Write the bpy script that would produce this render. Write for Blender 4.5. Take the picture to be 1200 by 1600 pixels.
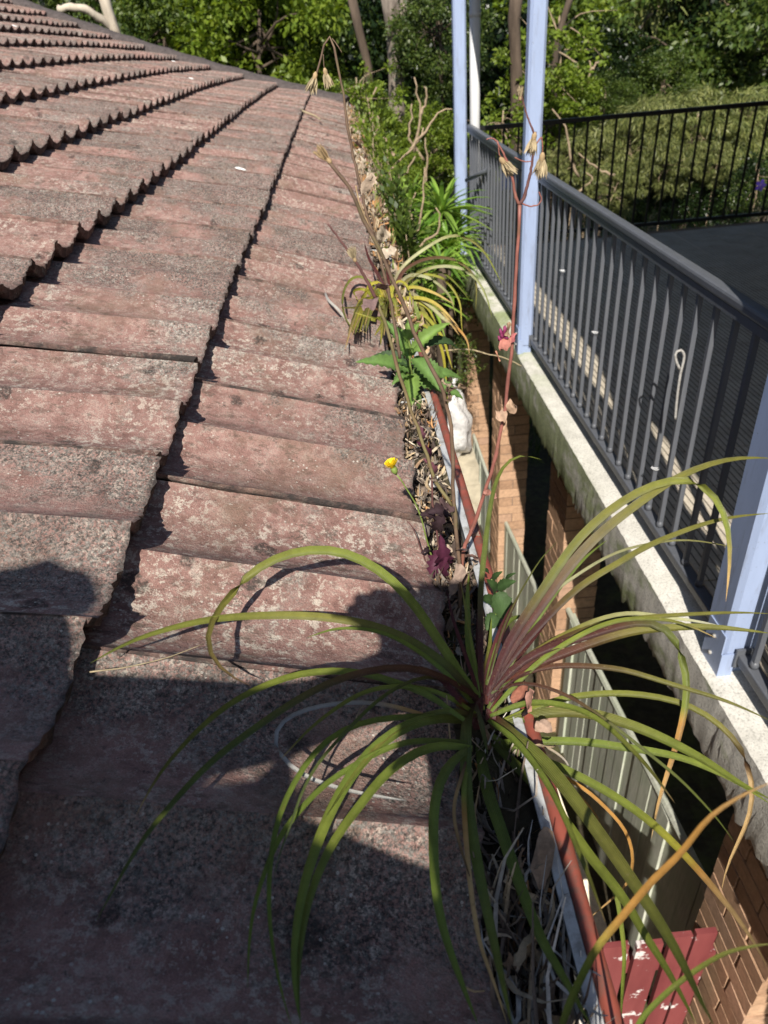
import bpy, bmesh, math, random
import numpy as np
from mathutils import Vector, Matrix
random.seed(7); RNG = np.random.default_rng(7)
for _o in list(bpy.data.objects): bpy.data.objects.remove(_o)
scene = bpy.context.scene
COL = scene.collection
R_ = math.radians

# ------------------------------------------------------------------ camera
FPX = 1104.72; PITCH = 0.593689; YAW = 0.0119089; ROLL = -0.0868619
CAMP = np.array([-0.05184, 0.0, 0.56777])
FW = np.array([math.sin(YAW)*math.cos(PITCH), math.cos(YAW)*math.cos(PITCH), -math.sin(PITCH)])
_r = np.cross(FW, [0, 0, 1]); _r /= np.linalg.norm(_r); _u = np.cross(_r, FW)
RT = math.cos(ROLL)*_r + math.sin(ROLL)*_u
UP = -math.sin(ROLL)*_r + math.cos(ROLL)*_u
cd = bpy.data.cameras.new('camera'); cam = bpy.data.objects.new('camera', cd); COL.objects.link(cam)
M = Matrix.Identity(4)
for i in range(3):
    M[i][0] = RT[i]; M[i][1] = UP[i]; M[i][2] = -FW[i]; M[i][3] = CAMP[i]
cam.matrix_world = M
cd.sensor_fit = 'VERTICAL'; cd.sensor_height = 36.0; cd.sensor_width = 27.0
cd.lens = 36.0*FPX/1600.0; cd.clip_start = 0.02; cd.clip_end = 500
cd.dof.use_dof = True; cd.dof.focus_distance = 0.86; cd.dof.aperture_fstop = cd.lens/2.6
scene.camera = cam

# ------------------------------------------------------------------ sky, sun, exposure
LDIR = Vector((0.185, 1.10, -1.0)).normalized()
w = bpy.data.worlds.new('World'); scene.world = w; w.use_nodes = True
nt = w.node_tree; bg = nt.nodes['Background']
sky = nt.nodes.new('ShaderNodeTexSky'); sky.sky_type = 'NISHITA'; sky.sun_disc = False
sky.sun_elevation = math.asin(-LDIR.z); sky.sun_rotation = math.atan2(-LDIR.x, -LDIR.y)
sky.air_density = 1.0; sky.dust_density = 0.6; sky.ozone_density = 1.0
nt.links.new(sky.outputs[0], bg.inputs[0]); bg.inputs[1].default_value = 0.082
sd = bpy.data.lights.new('sun', 'SUN'); sd.energy = 4.8; sd.angle = R_(0.53); sd.color = (1.0, 0.94, 0.85)
so = bpy.data.objects.new('sun', sd); COL.objects.link(so)
so.rotation_euler = LDIR.to_track_quat('-Z', 'Y').to_euler(); so.location = (0, -5, 20)
vs = scene.view_settings
vs.view_transform = 'Standard'; vs.look = 'None'; vs.gamma = 1.0; vs.use_curve_mapping = False; vs.exposure = 0.58
try:
    scene.cycles.max_bounces = 6; scene.cycles.transparent_max_bounces = 8
except Exception: pass

# ------------------------------------------------------------------ helpers
def ray(u, v): return (u-600)/FPX*RT + (800-v)/FPX*UP + FW
def at(u, v, wd): return CAMP + wd*ray(u, v)              # point of a pixel at forward distance wd
def on_y(u, v, y):
    d = ray(u, v); return CAMP + (y-CAMP[1])/d[1]*d
def on_z(u, v, z):
    d = ray(u, v); return CAMP + (z-CAMP[2])/d[2]*d
TH = 0.316587
DN = np.array([math.cos(TH), 0, -math.sin(TH)]); NN = np.array([math.sin(TH), 0, math.cos(TH)])
def w_roof(u, v, h):
    d = ray(u, v); return (h-NN@CAMP)/(NN@d)
def wof(P): return float((np.array(P)-CAMP)@FW)

def tag(o, label=None, cat=None, group=None, kind=None):
    if label: o['label'] = label
    if cat: o['category'] = cat
    if group: o['group'] = group
    if kind: o['kind'] = kind
    return o
def empty(name, loc=(0, 0, 0), rz=0.0):
    o = bpy.data.objects.new(name, None); o.empty_display_size = 0.05
    o.location = loc; o.rotation_euler = (0, 0, rz); COL.objects.link(o); return o
def link(name, me, parent=None):
    o = bpy.data.objects.new(name, me); COL.objects.link(o)
    if parent is not None:
        o.parent = parent
        o.matrix_parent_inverse = parent_inv(parent)
    return o
def parent_inv(p):
    m = p.matrix_basis.copy(); q = p
    return Matrix.Translation(p.location).inverted() if p.parent is None and tuple(p.rotation_euler) == (0, 0, 0) else m.inverted()
def mesh(name, V, F, mat=None, smooth=False, uv=None, col=None):
    me = bpy.data.meshes.new(name)
    me.from_pydata([tuple(map(float, v)) for v in V], [], [tuple(map(int, f)) for f in F])
    if mat is not None: me.materials.append(mat)
    if smooth: me.polygons.foreach_set('use_smooth', [True]*len(me.polygons))
    if uv is not None:
        l = me.uv_layers.new(name='UVMap'); li = np.zeros(len(me.loops), dtype=np.int32)
        me.loops.foreach_get('vertex_index', li)
        l.data.foreach_set('uv', np.asarray(uv, dtype=np.float32)[li].ravel())
    if col is not None:
        a = me.color_attributes.new('Col', 'FLOAT_COLOR', 'POINT')
        c = np.ones((len(V), 4), dtype=np.float32); c[:, :3] = col; a.data.foreach_set('color', c.ravel())
    me.update(); return me
class MB:
    def __init__(s): s.V = []; s.F = []
    def add(s, V, F):
        o = len(s.V); s.V += [tuple(v) for v in V]; s.F += [tuple(i+o for i in f) for f in F]; return s
    def box(s, a, b):
        x0, y0, z0 = a; x1, y1, z1 = b
        return s.add([(x0,y0,z0),(x1,y0,z0),(x1,y1,z0),(x0,y1,z0),(x0,y0,z1),(x1,y0,z1),(x1,y1,z1),(x0,y1,z1)],
                     [(0,3,2,1),(4,5,6,7),(0,1,5,4),(1,2,6,5),(2,3,7,6),(3,0,4,7)])
    def tube(s, pts, rad, n=7, cap=True):
        P = [np.array(p, float) for p in pts]; m = len(P)
        rad = [rad]*m if np.isscalar(rad) else list(rad)
        V = []; prev = None
        for i in range(m):
            T = P[min(i+1, m-1)]-P[max(i-1, 0)]; T = T/(np.linalg.norm(T)+1e-12)
            if prev is None:
                a = np.array([0, 0, 1.0]) if abs(T[2]) < .9 else np.array([1.0, 0, 0])
                X = np.cross(T, a)
            else: X = prev-T*(prev@T)
            X = X/(np.linalg.norm(X)+1e-12); prev = X; Y = np.cross(T, X)
            for k in range(n):
                t = 2*math.pi*k/n; V.append(P[i]+rad[i]*(math.cos(t)*X+math.sin(t)*Y))
        F = []
        for i in range(m-1):
            for k in range(n):
                F.append((i*n+k, i*n+(k+1) % n, (i+1)*n+(k+1) % n, (i+1)*n+k))
        if cap: F.append(tuple(range(n-1, -1, -1))); F.append(tuple((m-1)*n+k for k in range(n)))
        return s.add(V, F)
    def mesh(s, name, mat, smooth=False): return mesh(name, s.V, s.F, mat, smooth)
    def build(s, name, mat, parent=None, smooth=False): return link(name, s.mesh(name, mat, smooth), parent)
def bevel(o, wd=0.004, seg=1):
    m = o.modifiers.new('bevel', 'BEVEL'); m.width = wd; m.segments = seg; m.limit_method = 'ANGLE'; return o
def smooth_path(pts, n):
    P = np.array(pts, float)
    if len(P) == 2: return P[0]+(P[1]-P[0])*np.linspace(0, 1, n)[:, None]
    d = np.r_[0, np.cumsum(np.linalg.norm(np.diff(P[:, :min(3, P.shape[1])], axis=0), axis=1)+1e-9)]; d /= d[-1]
    T = np.zeros_like(P)
    T[1:-1] = (P[2:]-P[:-2])/(d[2:]-d[:-2])[:, None]
    T[0] = (P[1]-P[0])/(d[1]-d[0]); T[-1] = (P[-1]-P[-2])/(d[-1]-d[-2])
    out = []
    for t in np.linspace(0, 1, n):
        i = min(np.searchsorted(d, t, side='right')-1, len(P)-2); h = d[i+1]-d[i]; s = (t-d[i])/h
        out.append((2*s**3-3*s*s+1)*P[i]+(s**3-2*s*s+s)*h*T[i]+(-2*s**3+3*s*s)*P[i+1]+(s**3-s*s)*h*T[i+1])
    return np.array(out)

# ------------------------------------------------------------------ materials
class NM:
    """small node helper"""
    def __init__(s, name, rough=0.8, spec=0.3):
        s.m = bpy.data.materials.new(name); s.m.use_nodes = True; s.t = s.m.node_tree
        s.b = s.t.nodes['Principled BSDF']; s.b.inputs['Roughness'].default_value = rough
        s.b.inputs['Specular IOR Level'].default_value = spec
        s.tc = s.t.nodes.new('ShaderNodeTexCoord'); s.geo = s.t.nodes.new('ShaderNodeNewGeometry'); s.oi = s.t.nodes.new('ShaderNodeObjectInfo')
    def n(s, k, **kw):
        x = s.t.nodes.new(k)
        for a, b in kw.items(): setattr(x, a, b)
        return x
    def l(s, a, b): s.t.links.new(a, b)
    def val(s, inp, v):
        if hasattr(v, 'is_linked') or hasattr(v, 'links'): s.l(v, inp)
        else: inp.default_value = v
    def math(s, op, a, b=0.0, clamp=False):
        x = s.n('ShaderNodeMath', operation=op, use_clamp=clamp); s.val(x.inputs[0], a); s.val(x.inputs[1], b); return x.outputs[0]
    def pos(s): return s.geo.outputs['Position']
    def obj(s): return s.tc.outputs['Object']
    def scale(s, v, sc):
        x = s.n('ShaderNodeMapping'); s.l(v, x.inputs[0]); x.inputs['Scale'].default_value = sc; return x.outputs[0]
    def noise(s, v, sc, det=3.0, rough=0.6, dist=0.0):
        x = s.n('ShaderNodeTexNoise'); s.l(v, x.inputs['Vector']); x.inputs['Scale'].default_value = sc
        x.inputs['Detail'].default_value = det; x.inputs['Roughness'].default_value = rough; x.inputs['Distortion'].default_value = dist
        return x.outputs[0]
    def vor(s, v, sc, rnd=1.0):
        x = s.n('ShaderNodeTexVoronoi'); s.l(v, x.inputs['Vector']); x.inputs['Scale'].default_value = sc
        x.inputs['Randomness'].default_value = rnd; return x
    def ramp(s, f, stops):
        x = s.n('ShaderNodeValToRGB'); s.l(f, x.inputs[0]); e = x.color_ramp.elements
        while len(e) < len(stops): e.new(0.5)
        for i, (p, c) in enumerate(stops):
            e[i].position = p; c = (c, c, c) if np.isscalar(c) else c; e[i].color = (*c, 1)
        return x.outputs[0]
    def mix(s, f, a, b, mode='MIX'):
        x = s.n('ShaderNodeMix', data_type='RGBA', blend_type=mode); s.val(x.inputs[0], f)
        for k, v in ((6, a), (7, b)):
            if isinstance(v, tuple): x.inputs[k].default_value = (*v, 1)
            else: s.l(v, x.inputs[k])
        return x.outputs[2]
    def hsv(s, c, h=0.5, sat=1.0, v=1.0):
        x = s.n('ShaderNodeHueSaturation'); s.val(x.inputs['Hue'], h); s.val(x.inputs['Saturation'], sat); s.val(x.inputs['Value'], v); s.l(c, x.inputs['Color']); return x.outputs[0]
    def color(s, c):
        if isinstance(c, tuple): s.b.inputs['Base Color'].default_value = (*c, 1)
        else: s.l(c, s.b.inputs['Base Color'])
    def bump(s, h, strength=0.4, dist=0.002):
        x = s.n('ShaderNodeBump'); x.inputs['Strength'].default_value = strength; x.inputs['Distance'].default_value = dist
        s.l(h, x.inputs['Height']); s.l(x.outputs[0], s.b.inputs['Normal']); return x
    def translucent(s, col, amt):
        tr = s.n('ShaderNodeBsdfTranslucent'); mx = s.n('ShaderNodeMixShader'); out = s.t.nodes['Material Output']
        if isinstance(col, tuple): tr.inputs[0].default_value = (*col, 1)
        else: s.l(col, tr.inputs[0])
        mx.inputs[0].default_value = amt; s.l(s.b.outputs[0], mx.inputs[1]); s.l(tr.outputs[0], mx.inputs[2]); s.l(mx.outputs[0], out.inputs[0])

def mat_tile():
    k = NM('weathered_terracotta_paint', 0.92, 0.15)
    o = k.obj(); g = k.pos(); rs_ = k.n('ShaderNodeSeparateColor'); k.l(k.oi.outputs['Color'], rs_.inputs[0]); rnd = rs_.outputs[0]; crs = rs_.outputs[1]
    sep = k.n('ShaderNodeSeparateXYZ'); k.l(o, sep.inputs[0])
    xl = sep.outputs[0]; yy_ = sep.outputs[1]
    yl = k.math('ADD', k.math('MODULO', yy_, .15), k.math('MULTIPLY', k.math('GREATER_THAN', yy_, .15), .016))
    big = k.noise(g, 5.0, 4, .6); med = k.noise(g, 28, 5, .68, .4); fine = k.noise(g, 260, 3, .7); grain = k.noise(g, 700, 2, .7)
    red = k.ramp(med, [(.28, (.180, .084, .066)), (.5, (.315, .158, .126)), (.74, (.43, .255, .205))])
    red = k.hsv(red, .5, .86, k.math('ADD', k.math('MULTIPLY', rnd, .28), .84))
    # granular pinkish chips where the paint has worn
    chip = k.math('MULTIPLY', k.ramp(fine, [(.52, 0.0), (.63, 1.0)]), k.ramp(med, [(.42, 0.0), (.68, .75)]))
    c = k.mix(chip, red, (.46, .37, .31))
    m90 = k.noise(g, 85, 5, .82); m55 = k.noise(k.scale(g, (1, 1.8, 1)), 48, 5, .8, .3)
    c = k.mix(k.math('MULTIPLY', k.ramp(m90, [(.515, 0.0), (.57, .9)]), k.ramp(big, [(.40, .25), (.60, 1.0)])), c, (.56, .49, .41))
    c = k.mix(k.math('MULTIPLY', k.ramp(m55, [(.53, 0.0), (.59, .82)]), k.ramp(k.noise(g, 9, 3), [(.40, .2), (.6, 1.0)])), c, (.115, .085, .068))
    c = k.mix(k.ramp(k.noise(g, 7.5, 4, .7), [(.50, 0.0), (.66, .55)]), c, (.20, .135, .095))
    # grey lichen-worn band along the far side of each tile, ragged by noise
    band = k.math('MULTIPLY', k.math('SUBTRACT', yl, .080), 11.0)
    band = k.math('ADD', band, k.math('MULTIPLY', k.math('SUBTRACT', big, .52), 4.6))
    band = k.math('ADD', band, k.math('MULTIPLY', k.math('SUBTRACT', med, .5), 2.2))
    band = k.math('ADD', band, k.math('MULTIPLY', k.math('SUBTRACT', rnd, .50), 1.9))
    band = k.math('ADD', band, k.math('MULTIPLY', k.math('ADD', xl, .09), 2.0))     # stronger towards the nose
    bandm = k.ramp(band, [(.22, 0.0), (.95, .94)])
    grey = k.ramp(k.noise(g, 190, 4, .75), [(.36, (.055, .052, .046)), (.47, (.175, .165, .145)), (.56, (.33, .315, .28)), (.68, (.56, .53, .46))])
    grey = k.mix(k.ramp(k.noise(g, 11, 3), [(.42, 0.0), (.62, .72)]), grey, k.hsv(grey, .5, .8, .42))
    grey = k.mix(k.ramp(rnd, [(.45, 0.0), (.62, .62)]), grey, k.hsv(grey, .5, .8, .34))
    grain_break = k.ramp(k.noise(g, 330, 3, .75), [(.40, 0.15), (.56, 1.0)])
    c = k.mix(k.math('MULTIPLY', bandm, grain_break), c, grey)
    # scattered dark lichen discs
    wob = k.n('ShaderNodeVectorMath', operation='ADD'); k.l(g, wob.inputs[0])
    nz = k.n('ShaderNodeTexNoise'); k.l(g, nz.inputs['Vector']); nz.inputs['Scale'].default_value = 60
    sc = k.n('ShaderNodeVectorMath', operation='SCALE'); k.l(nz.outputs[1], sc.inputs[0]); sc.inputs['Scale'].default_value = .022
    k.l(sc.outputs[0], wob.inputs[1])
    vv = k.vor(wob.outputs[0], 17)
    rad = k.math('MULTIPLY', k.n('ShaderNodeSeparateColor').outputs[0], 1.0)
    sepc = k.t.nodes[-1] if False else k.n('ShaderNodeSeparateColor'); k.l(vv.outputs['Color'], sepc.inputs[0])
    thr = k.math('MULTIPLY', k.math('POWER', sepc.outputs[0], 1.7), .33)
    disc = k.math('MULTIPLY', k.math('SUBTRACT', thr, vv.outputs['Distance']), 14, True)
    disc = k.math('MULTIPLY', disc, k.ramp(fine, [(.36, .15), (.55, 1.0)]))
    c = k.mix(k.math('MULTIPLY', disc, .82), c, (.035, .031, .028))
    spk = k.ramp(k.noise(g, 130, 4, .8), [(.60, 0.0), (.70, .75)])
    c = k.mix(spk, c, (.05, .043, .038))
    vw = k.vor(g, 120); wm = k.math('MULTIPLY', k.math('LESS_THAN', vw.outputs['Distance'], .17), k.ramp(k.noise(g, 17, 2), [(.5, 0.0), (.62, .8)]))
    c = k.mix(wm, c, (.58, .54, .47))
    c = k.mix(k.ramp(grain, [(.35, .32), (.62, 0.0)]), c, (.04, .032, .03))
    line = k.math('MULTIPLY', k.math('SUBTRACT', .0165, yl), 95, True)
    line = k.math('MULTIPLY', line, k.ramp(k.noise(k.scale(g, (1, 4, 1)), 22, 4, .7), [(.34, .08), (.60, .66)]))
    line = k.math('MULTIPLY', line, k.math('ADD', k.math('MULTIPLY', crs, .75), .75), True)
    c = k.mix(line, c, (.05, .044, .042))
    nose_grime_shade = k.math('MULTIPLY', k.math('MULTIPLY', k.math('ADD', xl, .006), 160, True), k.ramp(k.noise(g, 70, 4, .7), [(.3, .45), (.6, .8)]))  # noses darkened: black lichen grime, with their shade painted in as well
    c = k.mix(nose_grime_shade, c, (.045, .038, .036))
    k.color(c)
    h = k.math('ADD', k.math('MULTIPLY', fine, .55), k.math('MULTIPLY', grain, .45)); h = k.math('ADD', h, k.math('MULTIPLY', med, .8))
    k.bump(h, .9, .0030)
    return k.m
def mat_plain(name, col, rough=.7, var=.25, sc=20, bump=.3, bd=.001, spec=.3, rand=.0, coords='pos', stretch=None, dirt=None):
    k = NM(name, rough, spec); g = k.pos() if coords == 'pos' else k.obj()
    if stretch: g = k.scale(g, stretch)
    n = k.noise(g, sc, 5, .65)
    a = tuple(x*(1-var) for x in col); b = tuple(min(1, x*(1+var)) for x in col)
    c = k.ramp(n, [(.3, a), (.7, b)])
    if rand: c = k.hsv(c, .5, 1.0, k.math('ADD', k.math('MULTIPLY', k.oi.outputs['Random'], rand*2), 1-rand))
    if dirt:
        c = k.mix(k.ramp(k.noise(k.pos(), dirt[1], 5, .7), [(dirt[2], 0.0), (min(1, dirt[2]+.16), dirt[3])]), c, dirt[0])
    k.color(c)
    if bump: k.bump(n, bump, bd)
    return k.m
def mat_leaf(name, cols, rough=.45, trans=.3, spec=.4, tcol=None):
    k = NM(name, rough, spec)
    r = k.geo.outputs['Random Per Island']
    st = [(i/max(1, len(cols)-1), c) for i, c in enumerate(cols)]
    c = k.ramp(r, st); c = k.hsv(c, .5, 1.0, k.math('ADD', k.math('MULTIPLY', k.oi.outputs['Random'], .3), .85))
    k.color(c); k.translucent(k.mix(.5, c, k.hsv(c, .48, 1.15, 1.5)), trans)
    return k.m
def mat_strap():
    k = NM('strap_leaf', .44, .32)
    at_ = k.n('ShaderNodeAttribute'); at_.attribute_name = 'Col'
    sep = k.n('ShaderNodeSeparateXYZ'); k.l(k.tc.outputs['UV'], sep.inputs[0])
    lines = k.n('ShaderNodeTexWave', wave_type='BANDS'); lines.bands_direction = 'X'
    k.l(k.tc.outputs['UV'], lines.inputs['Vector']); lines.inputs['Scale'].default_value = 2.4; lines.inputs['Distortion'].default_value = .3
    m = k.ramp(lines.outputs[0], [(0.0, .80), (1.0, 1.12)])
    blot = k.ramp(k.noise(k.pos(), 45, 4, .7), [(.3, .78), (.7, 1.18)])
    c = k.mix(1.0, at_.outputs['Color'], m, 'MULTIPLY'); c = k.mix(1.0, c, blot, 'MULTIPLY')
    c = k.mix(k.ramp(k.noise(k.pos(), 420, 3, .75), [(.60, 0.0), (.72, .45)]), c, (.30, .24, .12))
    c = k.mix(k.ramp(k.noise(k.pos(), 70, 4, .75), [(.62, 0.0), (.74, .5)]), c, (.13, .08, .03))
    k.color(c); k.bump(lines.outputs[0], .5, .0010); k.translucent(k.hsv(c, .49, 1.1, 1.35), .14)
    return k.m
def mat_vcol(name, rough=.8, trans=0.0, sc=120, amp=.3):
    k = NM(name, rough, .25)
    at_ = k.n('ShaderNodeAttribute'); at_.attribute_name = 'Col'
    c = k.mix(1.0, at_.outputs['Color'], k.ramp(k.noise(k.pos(), sc, 4, .7), [(.3, 1-amp), (.7, 1+amp)]), 'MULTIPLY'); k.color(c)
    k.bump(k.noise(k.pos(), 260, 3, .7), .6, .0012)
    if trans: k.translucent(c, trans)
    return k.m
def mat_concrete():
    k = NM('mossy_concrete', .9, .2); g = k.pos()
    n = k.noise(g, 9, 6, .7); f = k.noise(g, 120, 4, .7)
    c = k.ramp(n, [(.3, (.52, .50, .45)), (.55, (.68, .66, .60)), (.75, (.76, .74, .68))])
    c = k.mix(k.ramp(f, [(.36, .55), (.5, 0.0)]), c, (.20, .19, .165))
    sn = k.n('ShaderNodeSeparateXYZ'); k.l(k.geo.outputs['Normal'], sn.inputs[0])
    sp = k.n('ShaderNodeSeparateXYZ'); k.l(g, sp.inputs[0])
    side = k.math('MULTIPLY', k.math('ADD', k.math('MULTIPLY', sn.outputs[2], -.75), .78), 1.0, True)     # moss holds on the upright face
    far = k.math('MULTIPLY', k.math('SUBTRACT', sp.outputs[1], 1.0), .42, True)
    mm = k.ramp(k.math('ADD', k.noise(k.scale(g, (1, 1, 1.6)), 5, 5, .65), k.math('MULTIPLY', k.math('SUBTRACT', far, .35), .30)), [(.50, 0.0), (.66, .9)])
    topm = k.math('MULTIPLY', k.ramp(k.noise(g, 4.2, 5, .7), [(.42, 0.0), (.6, .75)]), k.math('MULTIPLY', k.math('SUBTRACT', sp.outputs[1], 3.4), 1.1, True))
    moss = k.ramp(k.noise(g, 60, 3), [(.3, (.11, .16, .035)), (.7, (.27, .34, .10))])
    c = k.mix(k.math('MAXIMUM', k.math('MULTIPLY', mm, side), topm), c, moss)
    sg = k.ramp(k.noise(k.scale(g, (3, 9, 1.2)), 6, 4), [(.58, 0.0), (.76, .30)])
    c = k.mix(k.math('MULTIPLY', sg, side), c, (.20, .19, .165))
    k.color(c); k.bump(k.math('ADD', f, n), .6, .004); return k.m
def mat_floor():
    k = NM('outdoor_floor_tile', .75, .15); g = k.pos()
    n = k.noise(g, 6, 5, .7); f = k.noise(g, 80, 4, .7)
    c = k.ramp(n, [(.3, (.42, .365, .29)), (.7, (.60, .54, .44))])
    c = k.mix(k.ramp(f, [(.55, 0.0), (.7, .5)]), c, (.10, .095, .06))
    wv = k.n('ShaderNodeTexWave', wave_type='BANDS'); wv.bands_direction = 'X'; k.l(g, wv.inputs[0]); wv.inputs['Scale'].default_value = 11; wv.inputs['Distortion'].default_value = .2
    c = k.mix(k.ramp(wv.outputs[0], [(.04, .8), (.16, 0.0)]), c, (.035, .032, .028))
    k.color(c); k.bump(wv.outputs[0], .3, .004); return k.m
def mat_paint(name, col, dirtcol=(.2, .2, .19), rough=.5, amt=.35):
    k = NM(name, rough, .35); g = k.pos()
    n = k.noise(k.scale(g, (1, 1, .25)), 14, 5, .7)
    c = k.ramp(n, [(.25, tuple(x*.86 for x in col)), (.7, col)])
    c = k.mix(k.ramp(k.noise(k.scale(g, (1, 1, .12)), 34, 4, .75), [(.54, 0.0), (.74, amt)]), c, dirtcol)
    sp = k.ramp(k.noise(g, 90, 3, .7), [(.66, 0.0), (.72, amt*1.3)]); c = k.mix(sp, c, dirtcol)
    k.color(c); k.bump(k.noise(k.scale(g, (1, 1, .08)), 70, 3), .15, .001); return k.m
def mat_wood(name, col, dark, green=None, sc=(9, 9, .7), rand=.25):
    k = NM(name, .85, .2); g = k.pos()
    n = k.noise(k.scale(g, sc), 9, 6, .7, .6)
    c = k.ramp(n, [(.28, dark), (.5, col), (.75, tuple(min(1, x*1.3) for x in col))])
    if green: c = k.mix(k.ramp(k.noise(g, 6, 4, .7), [(.4, 0.0), (.65, .7)]), c, green)
    c = k.hsv(c, .5, 1, k.math('ADD', k.math('MULTIPLY', k.oi.outputs['Random'], 2*rand), 1-rand))
    k.color(c); k.bump(n, .5, .002); return k.m
def mat_brick():
    k = NM('orange_brown_brick', .88, .2); g = k.pos(); r = k.oi.outputs['Random']
    c = k.ramp(r, [(0.0, (.37, .225, .14)), (.4, (.47, .295, .185)), (.75, (.54, .345, .22)), (1.0, (.41, .26, .18))])
    n = k.noise(g, 40, 5, .7); c = k.mix(1.0, c, k.ramp(n, [(.3, .72), (.7, 1.15)]), 'MULTIPLY')
    c = k.mix(k.ramp(k.noise(k.scale(g, (1, 1, 9)), 9, 4), [(.56, 0.0), (.72, .6)]), c, (.17, .115, .08))
    k.color(c); k.bump(k.noise(g, 150, 4, .7), .6, .003); return k.m
def mat_red():
    k = NM('flaking_red_paint', .6, .3); g = k.pos()
    c = k.ramp(k.noise(k.scale(g, (1, 1, .2)), 12, 4), [(.3, (.15, .032, .034)), (.7, (.22, .055, .055))])
    c = k.mix(k.ramp(k.noise(g, 6.5, 5, .66), [(.60, 0.0), (.625, .85)]), c, (.72, .68, .66)); k.color(c); return k.m

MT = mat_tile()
MAT = dict(
 cap=mat_plain('grey_ridge_mortar', (.082, .067, .063), .95, .35, 26, .8, .004, dirt=((.05, .045, .042), 40, .5, .6)),
 lip=mat_plain('terracotta_gutter_paint', (.25, .064, .042), .5, .22, 30, .1, .0005, spec=.5, dirt=((.13, .075, .055), 55, .47, .8)),
 gut=mat_plain('bare_grey_steel', (.42, .43, .43), .5, .22, 40, .2, .0005, dirt=((.16, .14, .11), 45, .5, .7)),
 crust=mat_plain('mossy_lime_crust', (.24, .245, .17), .95, .5, 60, .4, .002),
 slab=mat_concrete(), floor=mat_floor(),
 post=mat_paint('periwinkle_blue_paint', (.32, .395, .575), (.17, .18, .22), .55, .6),
 rail=mat_paint('charcoal_powder_coat', (.105, .112, .128), (.20, .20, .205), .42, .25),
 black=mat_paint('black_fence_paint', (.012, .012, .013), (.04, .04, .04), .4, .2),
 pipe=mat_paint('white_pvc', (.70, .71, .72), (.4, .4, .4), .35, .2),
 brick=mat_brick(),
 mortar=mat_plain('grey_mortar', (.24, .17, .12), .95, .25, 60, .4, .002),
 paling=mat_wood('weathered_green_grey_paling', (.50, .51, .43), (.34, .345, .295), (.40, .45, .33), rand=.10),
 cream=mat_wood('cream_painted_timber', (.62, .56, .44), (.45, .40, .30)),
 red=mat_red(),
 path=mat_plain('cream_concrete_path', (.46, .41, .31), .9, .25, 10, .3, .004),
 soil=mat_plain('leaf_mould_soil', (.055, .045, .028), .95, .4, 14, .8, .02, dirt=((.10, .115, .035), 3, .5, .7)),
 strap=mat_strap(), vc=mat_vcol('dry_plant'), vct=mat_vcol('weed_leaf', .55, .25, 60, .2),
 steel=mat_plain('galvanised_wire', (.34, .33, .31), .45, .3, 90, .1, .0004, dirt=((.22, .10, .05), 120, .58, .7)),
 trunk_g=mat_plain('grey_gum_bark', (.20, .165, .135), .9, .55, 7, .9, .03, stretch=(1, 1, .3), dirt=((.06, .045, .035), 5, .5, .8)),
 trunk_p=mat_plain('pale_gum_bark', (.50, .43, .34), .85, .3, 5, .6, .02, stretch=(1, 1, .25), dirt=((.20, .15, .11), 4, .5, .75)),
 trunk_d=mat_plain('dark_bark', (.085, .062, .045), .95, .45, 9, .8, .02, stretch=(1, 1, .25)),
 twig=mat_plain('dry_twig', (.30, .225, .15), .85, .35, 40, .4, .001),
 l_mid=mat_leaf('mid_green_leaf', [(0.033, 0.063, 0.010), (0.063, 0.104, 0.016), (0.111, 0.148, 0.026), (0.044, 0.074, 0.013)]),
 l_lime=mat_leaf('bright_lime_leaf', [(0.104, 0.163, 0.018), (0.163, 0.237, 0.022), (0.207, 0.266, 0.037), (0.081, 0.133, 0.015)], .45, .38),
 l_dark=mat_leaf('dark_glossy_leaf', [(0.0078, 0.0168, 0.0042), (0.0132, 0.0276, 0.0060), (0.0222, 0.0402, 0.0090), (0.0096, 0.0198, 0.0054)], .35, .2),  # colours lowered so the shade of the bush hollows is painted into the leaves
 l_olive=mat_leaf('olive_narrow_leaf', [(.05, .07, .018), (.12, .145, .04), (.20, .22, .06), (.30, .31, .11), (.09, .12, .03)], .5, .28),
 l_palm=mat_leaf('palm_green_blade', [(0.099, 0.209, 0.030), (0.181, 0.328, 0.042), (0.293, 0.419, 0.077), (0.126, 0.238, 0.042)], .35, .3),
 white=mat_plain('white_plastic_sack', (.68, .67, .66), .55, .25, 18, .9, .02, dirt=((.30, .29, .32), 9, .52, .6)),
 chip=mat_plain('white_dropping', (.80, .79, .75), .8, .1, 60),
 grass=mat_leaf('grass_blade', [(0.037, 0.063, 0.013), (0.067, 0.092, 0.021), (0.096, 0.104, 0.033)], .6, .2),
)
# ------------------------------------------------------------------ ground
def ground_z(x, y): return -3.25-.11*max(0.0, min(y, 9.0)) if y > 0 else -3.25
V = []; F = []
ys = [-60, -12, -4, 0, 2, 4, 6, 8, 9, 12, 18, 26, 40, 70, 140]; xs = [-120, -50, -22, -10, -4, 0, 2, 5, 9, 16, 26, 50, 120]
for y in ys:
    for x in xs: V.append((x, y, ground_z(x, y)+.12*math.sin(x*1.3+y*.7)*(1 if abs(x) > 4 or y > 9 else 0)))
for j in range(len(ys)-1):
    for i in range(len(xs)-1):
        a = j*len(xs)+i; F.append((a, a+1, a+len(xs)+1, a+len(xs)))
tag(link('ground', mesh('ground', V, F, MAT['soil'])), kind='structure')
V = []; F = []
for j, y in enumerate(np.linspace(-2, 9, 23)):
    for x in (.12, .5, .88): V.append((x+.02*math.sin(y*3), y, ground_z(x, y)+.02))
for j in range(22):
    for i in range(2): a = j*3+i; F.append((a, a+1, a+4, a+3))
tag(link('path', mesh('path', V, F, MAT['path'])), kind='structure')

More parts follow.
